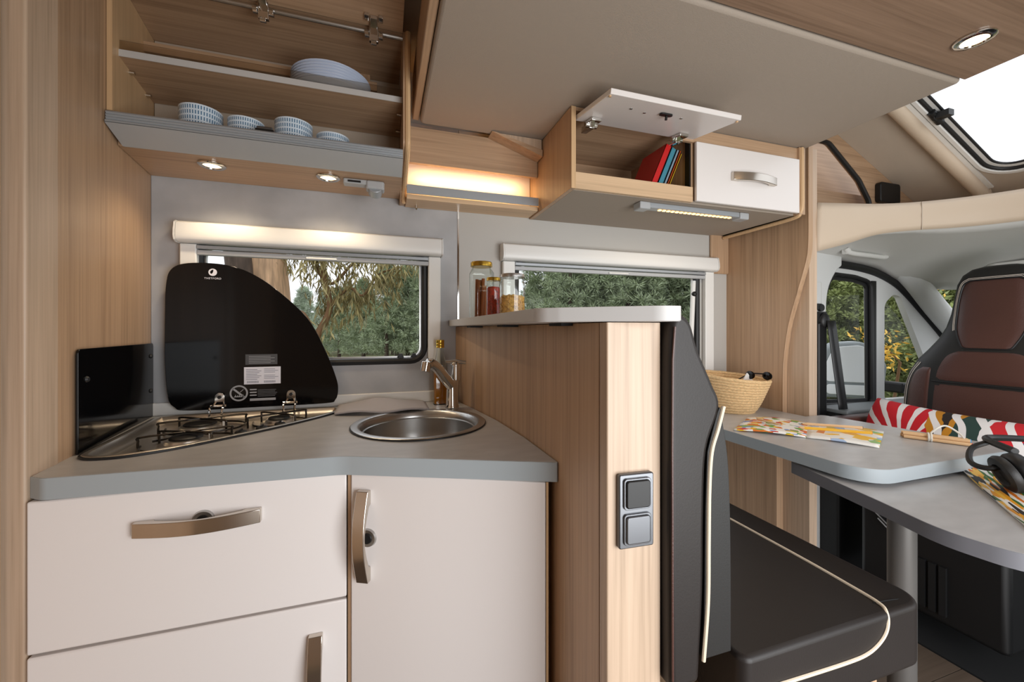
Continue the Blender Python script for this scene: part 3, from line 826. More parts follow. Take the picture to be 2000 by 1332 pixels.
tp = thing('tap', 'chrome mixer tap with angled spout standing at the back of the sink', 'tap', (.232, 1.415, ZT))
tx, ty = .232, 1.415
MB().lathe([(.024,0),(.025,.006),(.0245,.012),(.0215,.018),(.020,.05),(.0185,.078),(.0195,.085),(.0195,.10),(.015,.106)], (tx,ty,ZT), 28).build('body', 'chrome', tp, smooth=50)
sp0 = Vector((tx-.004, ty-.004, ZT+.085)); dsp = Vector((-.068, -.042, .086))
s1_ = sp0+dsp*.75; s2_ = sp0+dsp
MB().tube(spline([sp0, sp0+dsp*.4, s1_, s2_+Vector((-.008,-.005,-.004)), s2_+Vector((-.018,-.011,-.006))], 5), [.0195]*5+[.0185]*5+[.0175]*5+[.0175]*6, 16).build('spout', 'chrome', tp, smooth=60)
e_ = s2_+Vector((-.022,-.014,-.004))
MB().cyl(e_+Vector((0,0,.006)), e_+Vector((-.006,-.004,-.026)), .0165, .0155, 20).build('nozzle', 'chrome', tp, bevel=.002)
MB().lathe([(.014,.10),(.0155,.105),(.0155,.150),(.017,.152),(.017,.160),(.012,.166)], (tx+.012,ty,ZT), 20).build('mixer_column', 'chrome', tp, smooth=50)
MB().tube([(tx-.022,ty+.004,ZT+.166),(tx+.012,ty,ZT+.168),(tx+.048,ty-.010,ZT+.164)], [.0065,.008,.0065], 12).build('lever', 'chrome', tp)

bo_ = thing('oil_bottle', 'square glass bottle of amber oil with gold screw cap behind the tap', 'bottle', (.206, 1.530, ZT))
oil = mat('amber_oil', (176, 108, 12), .08, spec=.6)
oilm, oint, oib = M['jarglass'], None, None
def sq(z, r, c, rr=.3): return [(c[0]+x, c[1]+y, z) for (x, y) in rrect(-r,-r,r,r,r*rr,4)]
def loft(b, rings_, cap=True):
    n = len(rings_[0]); vs = [q for r in rings_ for q in r]
    fs = [(i*n+k, i*n+(k+1) % n, (i+1)*n+(k+1) % n, (i+1)*n+k) for i in range(len(rings_)-1) for k in range(n)]
    if cap: fs += [tuple(range(n-1,-1,-1)), tuple(range((len(rings_)-1)*n, len(rings_)*n))]
    return b.add(vs, fs)
bc = (.206, 1.530)
loft(MB(), [sq(ZT,.026,bc), sq(ZT+.125,.026,bc), sq(ZT+.150,.0245,bc,.5), sq(ZT+.175,.017,bc,.95), sq(ZT+.195,.0135,bc,.99), sq(ZT+.215,.0125,bc,.99)]).build('glass', 'jarglass', bo_, smooth=50)
loft(MB(), [sq(ZT+.004,.0235,bc), sq(ZT+.120,.0235,bc)]).build('oil', oil, bo_)
MB().lathe([(.0155,0),(.0155,.006),(.0145,.008),(.0155,.010),(.0155,.016),(.0145,.018),(.0155,.020),(.0155,.028),(.013,.030)], (bc[0],bc[1],ZT+.212), 24).build('cap', 'gold', bo_)

def cloth(u, v):
    x = -.150 + .300*u; y = 1.40 + .145*v
    y += -.028*math.sin(math.pi*u) + .018*(1-u)
    z = ZT + .004 + .022*math.sin(math.pi*min(1, max(0, u)))**.8*(.35+.65*v) + .005*math.sin(9*u+4*v) * math.sin(math.pi*u)
    return (x, y, z)
tw = MB().grid(cloth, 26, 14).build('folded_cloth', 'cloth', None, smooth=180, solid=.006, offset=1)
tag(tw, 'folded grey cloth lying between hob and sink', 'cloth')

# ------------------------------------------------------------------ jars on the bar top
ZBAR = 1.2380
cin = mat('cinnamon_bark', (150, 84, 42), .7, var=.25, vscale=60, stretch=(1,1,.1))
chi = mat('red_chilli_flakes', (172, 44, 16), .7, var=.5, vscale=160)
nut = mat('golden_pasta', (232, 178, 98), .6, var=.35, vscale=120)
def jar(x, y, r, h, lid_m, label, square=False):
    t = thing('storage_jar', label, 'jar', (x, y, ZBAR), 'storage jars on the bar top')
    c = (x, y)
    if square:
        loft(MB(), [sq(ZBAR,r,c,.45), sq(ZBAR+h*.80,r,c,.45), sq(ZBAR+h*.86,r*.93,c,.9), sq(ZBAR+h*.89,r*.84,c,.99), sq(ZBAR+h*.93,r*.84,c,.99)]).build('glass', 'jarglass', t, smooth=50)
    else:
        MB().lathe([(r*.95,0),(r,.004),(r,h*.74),(r*.96,h*.80),(r*.9,h*.83),(r*.93,h*.86),(r*.93,h*.93)], (x,y,ZBAR), 32).build('glass', 'jarglass', t, smooth=50)
    lr = r*.98
    MB().lathe([(lr*.96,h*.915),(lr,h*.92),(lr,h*.985),(lr*.95,h),(lr*.9,h*.995),(.002,h*.99)], (x,y,ZBAR), 32).build('lid', lid_m, t, smooth=50)
    return t
rj = random.Random(3)
j1 = jar(.304, 1.270, .036, .180, 'gold', 'tall jar of cinnamon sticks with gold lid on the bar top', True)
for k in range(11):
    a = rj.uniform(0, 6.28); q = rj.uniform(.004, .022); a2 = a+rj.uniform(-.7, .7)
    top_ = rj.uniform(.095, .128)
    MB().cyl((.304+q*math.cos(a),1.27+q*math.sin(a),ZBAR+.004),(.304+q*.9*math.cos(a2),1.27+q*.9*math.sin(a2),ZBAR+top_),.0055,n=8).build('cinnamon_stick', cin, j1)
j2 = jar(.316, 1.165, .0215, .118, 'gold', 'small slim jar of red chilli flakes with gold lid')
MB().lathe([(.0195,.004),(.0200,.006),(.0200,.086),(.016,.090),(.002,.088)], (.316,1.165,ZBAR), 24).build('chilli_flakes', chi, j2)
j3 = jar(.341, 1.060, .0355, .115, 'satin', 'wide jar of golden pasta pieces with silver lid')
pm = MB().lathe([(.030,.004),(.0315,.006),(.0315,.052),(.028,.056),(.002,.057)], (.341,1.06,ZBAR), 24)
for k in range(420):
    a = rj.uniform(0, 6.283); z_ = rj.uniform(.008, .058); rr = .0312 if z_ < .052 else rj.uniform(.004,.029)
    c_ = Vector((.341+rr*math.cos(a), 1.06+rr*math.sin(a), ZBAR+z_))
    d_ = Vector((rj.uniform(-1,1), rj.uniform(-1,1), rj.uniform(-1,1))).normalized()*.0034
    pm.tube([c_-d_, c_+d_], .0017, 5)
pmo = pm.build('pasta_pieces', nut, j3); tag(pmo, kind='stuff')

# ------------------------------------------------------------------ crockery in the overhead cabinet
def stripe_mat():
    m, nt, b = base_mat('blue_striped_china')
    tc = nt.nodes.new('ShaderNodeTexCoord'); sp = nt.nodes.new('ShaderNodeSeparateXYZ'); L(nt, tc.outputs['Object'], sp.inputs[0])
    at = nt.nodes.new('ShaderNodeMath'); at.operation = 'ARCTAN2'; L(nt, sp.outputs['Y'], at.inputs[0]); L(nt, sp.outputs['X'], at.inputs[1])
    mu = nt.nodes.new('ShaderNodeMath'); mu.operation = 'MULTIPLY'; mu.inputs[1].default_value = 50; L(nt, at.outputs[0], mu.inputs[0])
    si = nt.nodes.new('ShaderNodeMath'); si.operation = 'SINE'; L(nt, mu.outputs[0], si.inputs[0])
    gt = nt.nodes.new('ShaderNodeMath'); gt.operation = 'GREATER_THAN'; gt.inputs[1].default_value = 0.1; L(nt, si.outputs[0], gt.inputs[0])
    z1 = nt.nodes.new('ShaderNodeMath'); z1.operation = 'LESS_THAN'; z1.inputs[1].default_value = .0408; L(nt, sp.outputs['Z'], z1.inputs[0])
    an = nt.nodes.new('ShaderNodeMath'); an.operation = 'MULTIPLY'; L(nt, gt.outputs[0], an.inputs[0]); L(nt, z1.outputs[0], an.inputs[1])
    mx = nt.nodes.new('ShaderNodeMix'); mx.data_type = 'RGBA'
    mx.inputs[6].default_value = lin((214, 226, 238)); mx.inputs[7].default_value = lin((84, 122, 154))
    L(nt, an.outputs[0], mx.inputs[0]); L(nt, mx.outputs[2], b.inputs['Base Color'])
    b.inputs['Roughness'].default_value = .3
    return m
M['stripe'] = stripe_mat()
ord_ = ['bottom', 'second from bottom', 'third from bottom', 'fourth from bottom', 'topmost']
def bowl_stack(x, y, n, r, where, dz):
    first = None
    for k in range(n):
        lab = ('topmost' if k == n-1 else ord_[k]) + ' blue-striped bowl of the ' + where
        if first is None:
            b = MB().lathe([(r*.55,0),(r*.6,.002),(r*.86,.012),(r*.97,.026),(r,.045),(r*.965,.0455),(r*.93,.026),(r*.80,.014),(r*.5,.006),(.001,.006)], (x,y,1.7455), 36, close=False)
            o = b.build('bowl', 'stripe', None, smooth=60); first = o
        else:
            o = first.copy(); COL.objects.link(o); o.location = first.location + Vector((0,0,dz*k))
        tag(o, lab, 'bowl', 'striped bowls in the overhead cupboard')
bowl_stack(-.505, 1.395, 4, .053, 'tall left stack', .0148)
bowl_stack(-.388, 1.385, 3, .047, 'low stack beside the tall left one', .0132)
bowl_stack(-.263, 1.395, 4, .053, 'tall right stack', .0148)
bowl_stack(-.150, 1.385, 2, .048, 'low stack furthest right', .0148)
ck = thing('spring_clip', 'small black spring clip lying in front of the low bowl stack', 'clip', (-.318, 1.302, 1.7455))
MB().box(-.345, 1.302, 1.7455, -.298, 1.318, 1.772).build('body', 'black', ck, bevel=.003)
MB().cyl((-.340,1.310,1.774),(-.303,1.310,1.774),.006).build('pin', 'gunmetal', ck)
for k in range(7):
    x, y = -.162, 1.462
    lab = ('topmost' if k == 6 else 'bottom' if k == 0 else ['second','third','fourth','fifth','sixth'][k-1]+' from bottom') + ' pale blue plate of the stack on the cupboard shelf'
    if k == 0:
        pl0 = MB().lathe([(.070,0),(.072,.002),(.090,.004),(.110,.016),(.1215,.0225),(.122,.024),(.1205,.0245),(.108,.0185),(.088,.0075),(.001,.0065)], (x,y,1.9475), 48, close=False).build('plate', 'plate', None, smooth=50)
        o = pl0
    else:
        o = pl0.copy(); COL.objects.link(o); o.location = pl0.location+Vector((0,0,.0088*k))
    tag(o, lab, 'plate', 'plates on the cupboard shelf')

# ------------------------------------------------------------------ bench
bn = thing('bench', 'dark leather dinette bench with cream piping on a wooden base', 'bench', (.75, 1.05, 0))
MB().box(.453, .60, 0, 1.04, 1.597, .495).build('base', 'wood_z', bn)
seat_poly = rounded([(.590,.535,.02),(1.090,.535,.05),(1.088,1.59,.02),(.590,1.59,.01)], 8)
MB().prism(seat_poly, .503, .632).build('seat_cushion', 'leather', bn, bevel=.022, seg=5, smooth=60)
pp = spline([(.592,.534,.574),(.70,.534,.570),(.84,.534,.566),(.90,.534,.569),(.938,.534,.584),(.957,.534,.606),(.967,.5405,.6285),(.977,.560,.6345),(.985,.62,.6335),(.990,.75,.6335),(.990,1.1,.6335),(.990,1.585,.6335)], 6)
MB().tube(pp, .0034, 8).build('seat_piping', 'piping', bn)
MB().tube([(.970,.566,.6325),(1.02,.560,.6325),(1.066,.556,.628),(1.084,.556,.615)], .0014, 6).build('seat_seam', 'black', bn)
# backrest: body up to the piping and the front pad
bk = spline([(.454,.60),(.4525,.80),(.4522,1.0),(.4525,1.15),(.457,1.206),(.468,1.225),(.482,1.224),(.497,1.208),(.512,1.165),(.540,1.110),(.557,1.066),(.530,.994),(.524,.89),(.522,.75),(.512,.60)], 5)
MB().prism([tuple(p) for p in bk], .552, 1.585, 'y').build('backrest', 'leather', bn, bevel=.012, seg=4, smooth=60)
fp = spline([(.532,.990),(.557,1.064),(.567,1.03),(.577,.97),(.582,.88),(.584,.76),(.584,.634)], 5)
MB().prism([tuple(p) for p in fp] + [(.524,.634),(.526,.75),(.528,.89)], .556, 1.585, 'y').build('back_pad', 'leather_side', bn, bevel=.010, seg=4, smooth=60)
bp = spline([(.559,.548,1.068),(.545,.5465,1.030),(.531,.546,.992),(.526,.546,.93),(.5245,.546,.84),(.523,.546,.74),(.516,.548,.640)], 6)
MB().tube(bp, .0034, 8).build('back_piping', 'piping', bn)
MB().tube([(.4555,.5505,.62),(.4545,.5505,1.0),(.4555,.5505,1.15),(.460,.5505,1.205)], .002, 6).build('back_seam', 'brown', bn)

# ------------------------------------------------------------------ table
ZTB = .845
tb = thing('dinette_table', 'grey dinette table fixed below the window with rounded corner', 'table', (1.45, 1.1, .0))
tpoly = rounded([(1.155,1.597),(1.155,.676,.085),(1.815,.676,.055),(1.745,1.200,.02),(1.648,1.200,.0),(1.648,1.597)], 8)
MB().prism(offset_poly(tpoly, .0015), .810, ZTB).build('top', 'top', tb)
MB().ring(tpoly, offset_poly(tpoly, .0015), .8095, ZTB-.0004).build('edge_band', 'band', tb, smooth=40)
leg_poly = [(1.378+.031*math.cos(2*math.pi*i/28), .735+.031*math.sin(2*math.pi*i/28)) for i in range(28)]
MB().prism(leg_poly, .012, .765).build('leg', 'leggrey', tb)
MB().lathe([(.11,0),(.11,.006),(.05,.012)], (1.378,.735,.0), 32).build('leg_foot', 'greyrail', tb)
MB().box(1.30, .69, .800, 1.46, .80, .8085).build('swivel_plate', 'dark', tb)
ext = rounded([(1.178,.905,.012),(1.108,.640,.3),(1.066,.505,.16),(1.085,.390,.10),(1.20,.335,.10),(1.70,.42,.1),(1.76,.88,.08)], 8)
ex = thing('table_extension', 'lower swivelling grey table leaf reaching out beneath the main table', 'table', (1.4, .6, .768))
MB().prism(offset_poly(ext, .0015), .768, .799).build('top', 'top', ex)
MB().ring(ext, offset_poly(ext, .0015), .7675, .7986).build('edge_band', mat('slate_edge_band', (120, 120, 126), .42), ex, smooth=40)

# basket
bs = thing('basket', 'woven straw basket on the table beside the wooden pillar', 'basket', (1.463, 1.385, ZTB))
straw = mat('straw', (216, 182, 134), .85, var=.25, vscale=120, stretch=(1,1,3))
bx0, by0 = 1.463, 1.385
rings_n = 13
for k in range(rings_n):
    t_ = k/(rings_n-1)
    zz = ZTB + .0065 + .142*t_
    r_ = .085 + .060*t_**.8
    dzf = lambda a: (.014*math.cos(a-2.4))*t_
    pts = []
    for i in range(48):
        a = 2*math.pi*i/48
        w_ = .0015*math.sin(24*a + (k % 2)*math.pi)
        pts.append((bx0+(r_*1.0+w_)*math.cos(a), by0+(r_*.92+w_)*math.sin(a), zz+dzf(a)+.0006*math.sin(13*a+k)))
    MB().tube(pts, .0078, 7, True).build('coil', straw, bs, smooth=180)
MB().lathe([(.001,0),(.085,0),(.085,.004),(.001,.004)], (bx0,by0,ZTB+.0006), 32, close=False).build('bottom', straw, bs)
pa = thing('paper_packet', 'folded white paper poking out of the straw basket', 'paper', (1.43, 1.37, ZTB+.006))
mp_ = Matrix.Translation((1.425, 1.36, ZTB+.01)) @ Matrix.Rotation(math.radians(38), 4, 'Y') @ Matrix.Rotation(math.radians(12), 4, 'Z')
MB().box(-.03,-.002,.0, .03,.002,.176, mp_).build('sheet', 'paper', pa)
gl_ = thing('sunglasses', 'dark sunglasses resting on the basket rim beside the pillar', 'sunglasses', (1.56, 1.33, ZTB+.13))
for s_ in (-1, 1):
    MB().ball((1.548+s_*.018, 1.330-s_*.026, ZTB+.157), .006, .024, .018, 14).build('lens', 'blackglass', gl_)
MB().tube([(1.566,1.304,ZTB+.165),(1.530,1.356,ZTB+.165),(1.470,1.36,ZTB+.14)], .003, 6).build('frame', 'black', gl_)

# colouring book, pencils
def blotch(name, cols, scale, white=.45, stretch=None):
    m, nt, b = base_mat(name)
    tc = nt.nodes.new('ShaderNodeNewGeometry'); src = tc.outputs['Position']
    if stretch:
        mpn = nt.nodes.new('ShaderNodeMapping'); mpn.inputs['Scale'].default_value = stretch[0]; mpn.inputs['Rotation'].default_value = stretch[1]
        mpn.vector_type = 'TEXTURE'; L(nt, src, mpn.inputs['Vector']); src = mpn.outputs['Vector']
    vo = nt.nodes.new('ShaderNodeTexVoronoi'); vo.inputs['Scale'].default_value = scale; L(nt, src, vo.inputs['Vector'])
    sp = nt.nodes.new('ShaderNodeSeparateColor'); L(nt, vo.outputs['Color'], sp.inputs[0])
    r = nt.nodes.new('ShaderNodeValToRGB'); r.color_ramp.interpolation = 'CONSTANT'
    e = r.color_ramp.elements; e[0].position = 0; e[0].color = lin((242, 240, 234))
    e[1].position = white; e[1].color = lin(cols[0])
    for i, c in enumerate(cols[1:]):
        q = e.new(white + (1-white)*(i+1)/len(cols)); q.color = lin(c)
    L(nt, sp.outputs[0], r.inputs['Fac']); L(nt, r.outputs['Color'], b.inputs['Base Color'])
    b.inputs['Roughness'].default_value = .45
    return m
M['crayon'] = blotch('coloured_drawing', [(236,190,40),(224,120,40),(120,170,90),(200,60,50),(130,150,200),(240,205,120)], 48, .5)
M['crayon2'] = blotch('coloured_drawing_light', [(240,190,60),(235,150,80),(150,190,120),(170,190,220)], 30, .62)
M['glossy'] = blotch('magazine_photo', [(232,160,30),(240,190,70),(60,110,50),(40,36,34),(224,120,20),(235,232,228)], 170, .25, ((9,1,1),(0,0,math.radians(37))))
cb = thing('colouring_book', 'open colouring book with crayoned pages on the main table', 'book', (1.45, .97, ZTB))
def page(c00, c10, c11, c01, bulge):
    def fn(u, v):
        p = Vector(c00)*(1-u)*(1-v)+Vector(c10)*u*(1-v)+Vector(c11)*u*v+Vector(c01)*(1-u)*v
        return (p.x, p.y, ZTB+.0045 + bulge*math.sin(math.pi*u)**1.0*(.6+.4*v))
    return fn
LBc = (1.170,1.105,0); LTc = (1.395,1.245,0); MBc = (1.318,.958,0); MTc = (1.520,1.095,0); RBc = (1.412,.808,0); RTc = (1.650,.930,0)
MB().grid(page(LBc, MBc, MTc, LTc, .010), 14, 8).build('left_page', 'crayon', cb, solid=.0035, smooth=180)
MB().grid(page(MBc, RBc, RTc, MTc, .006), 14, 8).build('right_page', 'crayon2', cb, solid=.0035, smooth=180)

def pencil(name, a, b_, r, body, tip_m, label, group, parent=None, hexa=True):
    a = Vector(a); b_ = Vector(b_); d = (b_-a).normalized()
    t = thing(name, label, 'pencil', tuple(a), group)
    MB().tube([a, b_-d*.018], r, 6).build('shaft', body, t, smooth=0)
    MB().tube([b_-d*.018, b_-d*.005], [r, r*.35], 8).build('sharpened_tip', 'pencilwood', t)
    MB().tube([b_-d*.005, b_], [r*.35, r*.05], 8).build('lead', tip_m, t)
    MB().cyl(a-d*.001, a, r*.98, r*.98, 8).build('end_cap', tip_m, t)
    return t
M['pencilwood'] = mat('natural_pencil_wood', (226, 186, 140), .6)
lead = {n: mat(n+'_lead', c, .5) for n, c in dict(black=(40,36,34), red=(214,50,50), orange=(232,110,40), blue=(70,160,220), green=(60,160,80), pink=(232,110,150), yellow=(232,190,40)).items()}
amber = mat('amber_pencil_lacquer', (226, 172, 40), .4)
zp = ZTB+.019
pencil('coloured_pencil', (1.565,.945,zp), (1.425,1.055,zp), .0048, 'pencilwood', lead['black'], 'wooden pencil with dark tip lying across the middle of the colouring book', None)
pencil('coloured_pencil', (1.527,.895,zp-.003), (1.365,1.020,zp-.001), .0050, amber, lead['orange'], 'amber lacquered pencil lying on the right page of the colouring book', None)
pencil('coloured_pencil', (1.345,1.16,zp), (1.335,1.058,zp), .0040, 'pencilwood', lead['black'], 'short wooden pencil lying on the left page of the colouring book', None)
bv = Vector((-.072,.128,0)); nb = Vector((.87,.49,0))
base_ = Vector((1.705,.742,ZTB+.0062))
specs = [(-.010,0,'red'),(.001,0,'orange'),(.012,0,'pink'),(-.0045,.0098,'blue'),(.0065,.0098,'green')]
for (off, up_, cname) in specs:
    a = base_ + nb.normalized()*off + Vector((0,0,up_)) + bv*(.03*off/.012)
    t = thing('bundled_pencil', 'thick wooden pencil with %s end in the tied bundle' % cname, 'pencil', tuple(a), 'pencils tied in a bundle')
    MB().tube([a, a+bv], .0054, 8).build('shaft', 'pencilwood', t)
    MB().cyl(a-bv.normalized()*.002, a, .0046, .0054, 8).build('coloured_end', lead[cname], t)
stg = mat('white_cotton_string', (232, 228, 218), .9)
cm = base_+bv*.55+Vector((0,0,.004))
loop = [cm+nb.normalized()*(.0205*math.cos(q))+Vector((0,0,.0125*math.sin(q)+.0015)) for q in [2*math.pi*i/16 for i in range(16)]]
st_ = MB().tube(loop, .0026, 6, True).tube([p+bv*.04 for p in loop], .0026, 6, True)
st_.tube(spline([cm+Vector((0,0,.016)), cm+Vector((.01,-.01,.032)), cm+Vector((.035,-.02,.040)), cm+Vector((.045,-.045,.022)), cm+Vector((.030,-.065,.008))], 5), .0026, 6)
so_ = st_.build('string', stg, None); tag(so_, 'white string tied around the pencil bundle', 'string')

# magazine and headphones on the lower leaf
mg = thing('magazine', 'glossy magazine lying on the lower table leaf under the headphones', 'magazine', (1.42, .58, .799))
def mag(u, v):
    p = Vector((1.575,.712,0))*(1-u)*(1-v)+Vector((1.215,.440,0))*u*(1-v)+Vector((1.37,.36,0))*u*v+Vector((1.69,.56,0))*(1-u)*v
    return (p.x, p.y, .8042 + .012*math.sin(math.pi*v)*(.5+.5*u) + .010*(1-u)**4)
MB().grid(mag, 18, 14).build('cover', 'glossy', mg, smooth=180, solid=.002, offset=-1)
def mag2(u, v):
    p = mag(u, v); return (p[0]-.006, p[1]-.006, p[2]-.0028)
MB().grid(mag2, 12, 10).build('pages', 'paper', mg, smooth=180, solid=.0015, offset=-1)
hp = thing('headphones', 'black over-ear headphones lying on the magazine', 'headphones', (1.53, .56, .82))
def cup(c, axis, r):
    ax = Vector(axis).normalized(); x_ = ax.orthogonal().normalized(); y_ = ax.cross(x_)
    m = frame(c, x_, y_, ax)
    e = MB().lathe([(r*.62,-.018),(r*.9,-.014),(r,-.004),(r,.006),(r*.9,.014),(r*.6,.018)], (0,0,0), 28, m).build('ear_cup', 'black', hp, smooth=60)
    MB().lathe([(r*.55,.018),(r*.95,.018),(r*1.02,.026),(r*.95,.034),(r*.6,.036),(r*.5,.028)], (0,0,0), 28, m).build('ear_pad', 'leather_side', e, smooth=60)
    MB().lathe([(r*.001,-.020),(r*.5,-.020),(r*.55,-.018)], (0,0,0), 24, m, close=False).build('cap_disc', 'dark', e)
cup((1.455,.545,.860), (-.45,.40,-.25), .044)
cup((1.60,.445,.858), (.4,-.5,.2), .044)
arc = spline([(1.467,.558,.903),(1.51,.62,.910),(1.58,.642,.906),(1.67,.59,.905),(1.66,.50,.905),(1.62,.46,.900)], 6)
MB().tube(arc, .0085, 10).build('headband', 'black', hp)
MB().tube(spline([(1.455,.563,.873),(1.432,.588,.856),(1.436,.622,.860),(1.48,.64,.886),(1.515,.622,.906)], 5), .0065, 8).build('cable_loop', 'black', hp)

# latch on the panel under the table
lt = thing('panel_latch', 'chrome latch on the dark wooden panel under the table', 'latch', (1.63, 1.56, .72))
MB().box(1.622,1.50,.735,1.639,1.585,.752).build('bar', 'chrome', lt, bevel=.004)
MB().box(1.634,1.495,.728,1.640,1.59,.759).build('plate', 'satin', lt, bevel=.002)

# ------------------------------------------------------------------ driver's cab
cf = struct('trim_1', (2.4, .8, .0))
MB().box(1.96, -.66, -.06, 3.6, 1.5, .0).build('cab_floor', 'carpet', cf)
# sand-coloured band with shelf above the cab
band = [(1.725,1.205,1.527),(1.85,1.175,1.560),(1.98,1.140,1.600),(2.10,1.080,1.613),(2.20,.990,1.611),(2.275,.88,1.610),(2.32,.75,1.610),(2.34,.55,1.610),(2.34,.1,1.610)]
bsp = spline(band, 6)
cb_ = struct('trim_2', (2.1, 1.0, 1.52))
nb_ = len(bsp)
def bandf(u, v):
    p = bsp[min(nb_-1, round(u*(nb_-1)))]
    z = p.z + (1.730-p.z)*v
    return (p.x - .010*math.sin(math.pi*v), p.y-.006*math.sin(math.pi*v), z)
MB().grid(bandf, nb_, 7).build('sand_band', 'sand', cb_, solid=.02, offset=1, smooth=180)
MB().tube([(2.118,1.062,1.614),(2.110,1.058,1.67),(2.118,1.062,1.728)], .0018, 6).build('band_seam', 'lining', cb_)
poly_sh = [(p.x, p.y) for p in bsp] + [(2.95,.1),(2.95,1.36),(1.725,1.36)]
MB().prism(offset_poly(poly_sh, .004), 1.716, 1.730).build('cab_shelf', 'sand', cb_)
# roof lining of the cab, sloping down to the front, with the roof window
def RZ(x): return 2.35 - .476*(x-1.64)
def roofpt(x, y, d=0.0):
    k = math.sqrt(1+.476**2)
    return Vector((x + d*.476/k, y, RZ(x) + d/k))
mroof = frame((1.64, 0, 2.35), Vector((1,0,-.476)).normalized(), V(0,1,0), Vector((.476,0,1)).normalized())
kx = math.sqrt(1+.476**2)
rf = struct('window_3', (2.2, .8, 1.7))
hole = rounded([(.10*kx,.12),(.965*kx,.12,.09),(.965*kx,1.065,.10),(.10*kx,1.065,.06)], 8)
MB().plate([(0,-.2),(1.36*kx,-.2),(1.36*kx,1.375),(0,1.375)], [hole], 0, .02, 'z', mroof).build('roof_lining', 'lining', rf)
MB().ring(offset_poly(hole,-.012), offset_poly(hole,.006), -.010, .0, 'z', mroof).build('window_trim', 'white', rf, bevel=.003)
MB().tube([mroof @ Vector((p[0],p[1],.004)) for p in offset_poly(hole,.010)], .009, 8, True).build('outer_seal', 'rubber', rf)
MB().ring(offset_poly(hole,.018), offset_poly(hole,.030), .006, .018, 'z', mroof).build('pane_frame', 'white', rf)
MB().tube([mroof @ Vector((p[0],p[1],.012)) for p in offset_poly(hole,.034)], .005, 8, True).build('inner_seal', 'rubber', rf)
MB().prism(offset_poly(hole,.02), .014, .017, 'z', mroof).build('pane', 'glass', rf)
hh = mroof @ Vector((.545*kx, 1.050, -.006))
MB().ball(hh, .022, .014, .022, 12).box(hh.x-.02,hh.y-.05,hh.z-.018,hh.x+.015,hh.y-.01,hh.z+.006).cyl(hh+Vector((-.03,.0,.012)), hh+Vector((.03,0,-.02)), .014).build('window_catch', 'black', rf)
bl = thing('roof_blind', 'cream rolled blind tube beside the roof window of the cab', 'blind', tuple(mroof @ Vector((.7,1.12,-.05))))
p0 = mroof @ Vector((.40*kx,1.118,-.020)); p1 = mroof @ Vector((1.035*kx,1.118,-.022))
MB().tube([p0, p1], .026, 18).build('tube', 'sand', bl, smooth=60)
dd_ = (p1-p0).normalized()
MB().cyl(p1, p1+dd_*.022, .031, .027, 18).build('end_cap', 'sand', bl)
MB().box(.40*kx,1.080,-.008,1.03*kx,1.105,-.001,mroof).build('guide', 'white', bl)
# wooden side of the nook above the cab, with recess
nk = struct('wall_side', (2.1, 1.36, 1.73))
recess = rounded([(1.74,1.732),(2.285,1.732,.06),(2.31,1.83,.06),(2.23,1.935,.08),(2.02,2.09,.06),(1.74,2.10)], 6)
MB().plate([(1.725,1.7305),(2.94,1.7305),(2.94,RZ(2.94)-.001),(1.725,RZ(1.725)-.001)], [offset_poly(recess,.001)], 1.362, 1.38, 'y').build('nook_panel', 'wood_x', nk)
MB().tube([(p[0],1.362,p[1]) for p in recess], .011, 8, True).build('recess_rim', 'black', nk)
MB().box(1.725, 1.50, 1.70, 2.7, 1.52, 2.25).build('recess_back', 'wood_x', nk)
MB().box(1.725, 1.44, 1.735, 2.60, 1.50, 1.90).build('recess_box', 'wood_x', nk)
MB().prism(rrect(2.345,1.835,2.495,1.935,.016), 1.335, 1.361, 'y').build('black_box', 'black', nk, bevel=.004)

# headliner below the band
inner = [p + Vector((.012,.014,.004)) for p in bsp]
outer = spline([(1.73,1.495,1.600),(2.08,1.492,1.575),(2.30,1.490,1.555),(2.556,1.488,1.525),(2.768,1.480,1.450),(3.00,1.36,1.420),(3.10,1.10,1.44),(3.12,.7,1.455),(3.12,.1,1.455)], 8)
outer = [outer[round(i*(len(outer)-1)/(nb_-1))] for i in range(nb_)]
def headf(u, v):
    i = min(nb_-1, round(u*(nb_-1)))
    p = inner[i]*(1-v)+outer[i]*v
    return (p.x, p.y, p.z + .035*math.sin(math.pi*v))
cl = struct('trim_3', (2.5, 1.0, 1.45))
MB().grid(headf, nb_, 9).build('headliner', 'headliner', cl, solid=.01, offset=1, smooth=180)
gh = thing('grab_handle', 'folded grey grab handle on the cab headliner above the door', 'handle', (2.33, 1.40, 1.56))
MB().tube(spline([(2.17,1.38,1.598),(2.19,1.372,1.578),(2.32,1.370,1.572),(2.44,1.372,1.570),(2.46,1.385,1.592)], 5), .012, 10).build('grip', 'headliner', gh, smooth=60)
for x in (2.18, 2.45):
    MB().box(x-.015,1.372,1.572,x+.015,1.40,1.602).build('mount', 'headliner', gh, bevel=.005)
sv = thing('sun_visor', 'light grey sun visor folded up above the windscreen', 'sun visor', (2.85, .85, 1.45))
MB().prism(rrect(.56,1.17,1.34,.0,.0) and rounded([(.55,0),(1.17,0,.05),(1.17,.19,.04),(.55,.19)]), 0, .022, 'z', frame((2.78,0,1.500), V(0,1,0), Vector((1,0,-.28)).normalized(), Vector((.28,0,1)).normalized())).build('flap', 'headliner', sv, bevel=.006)

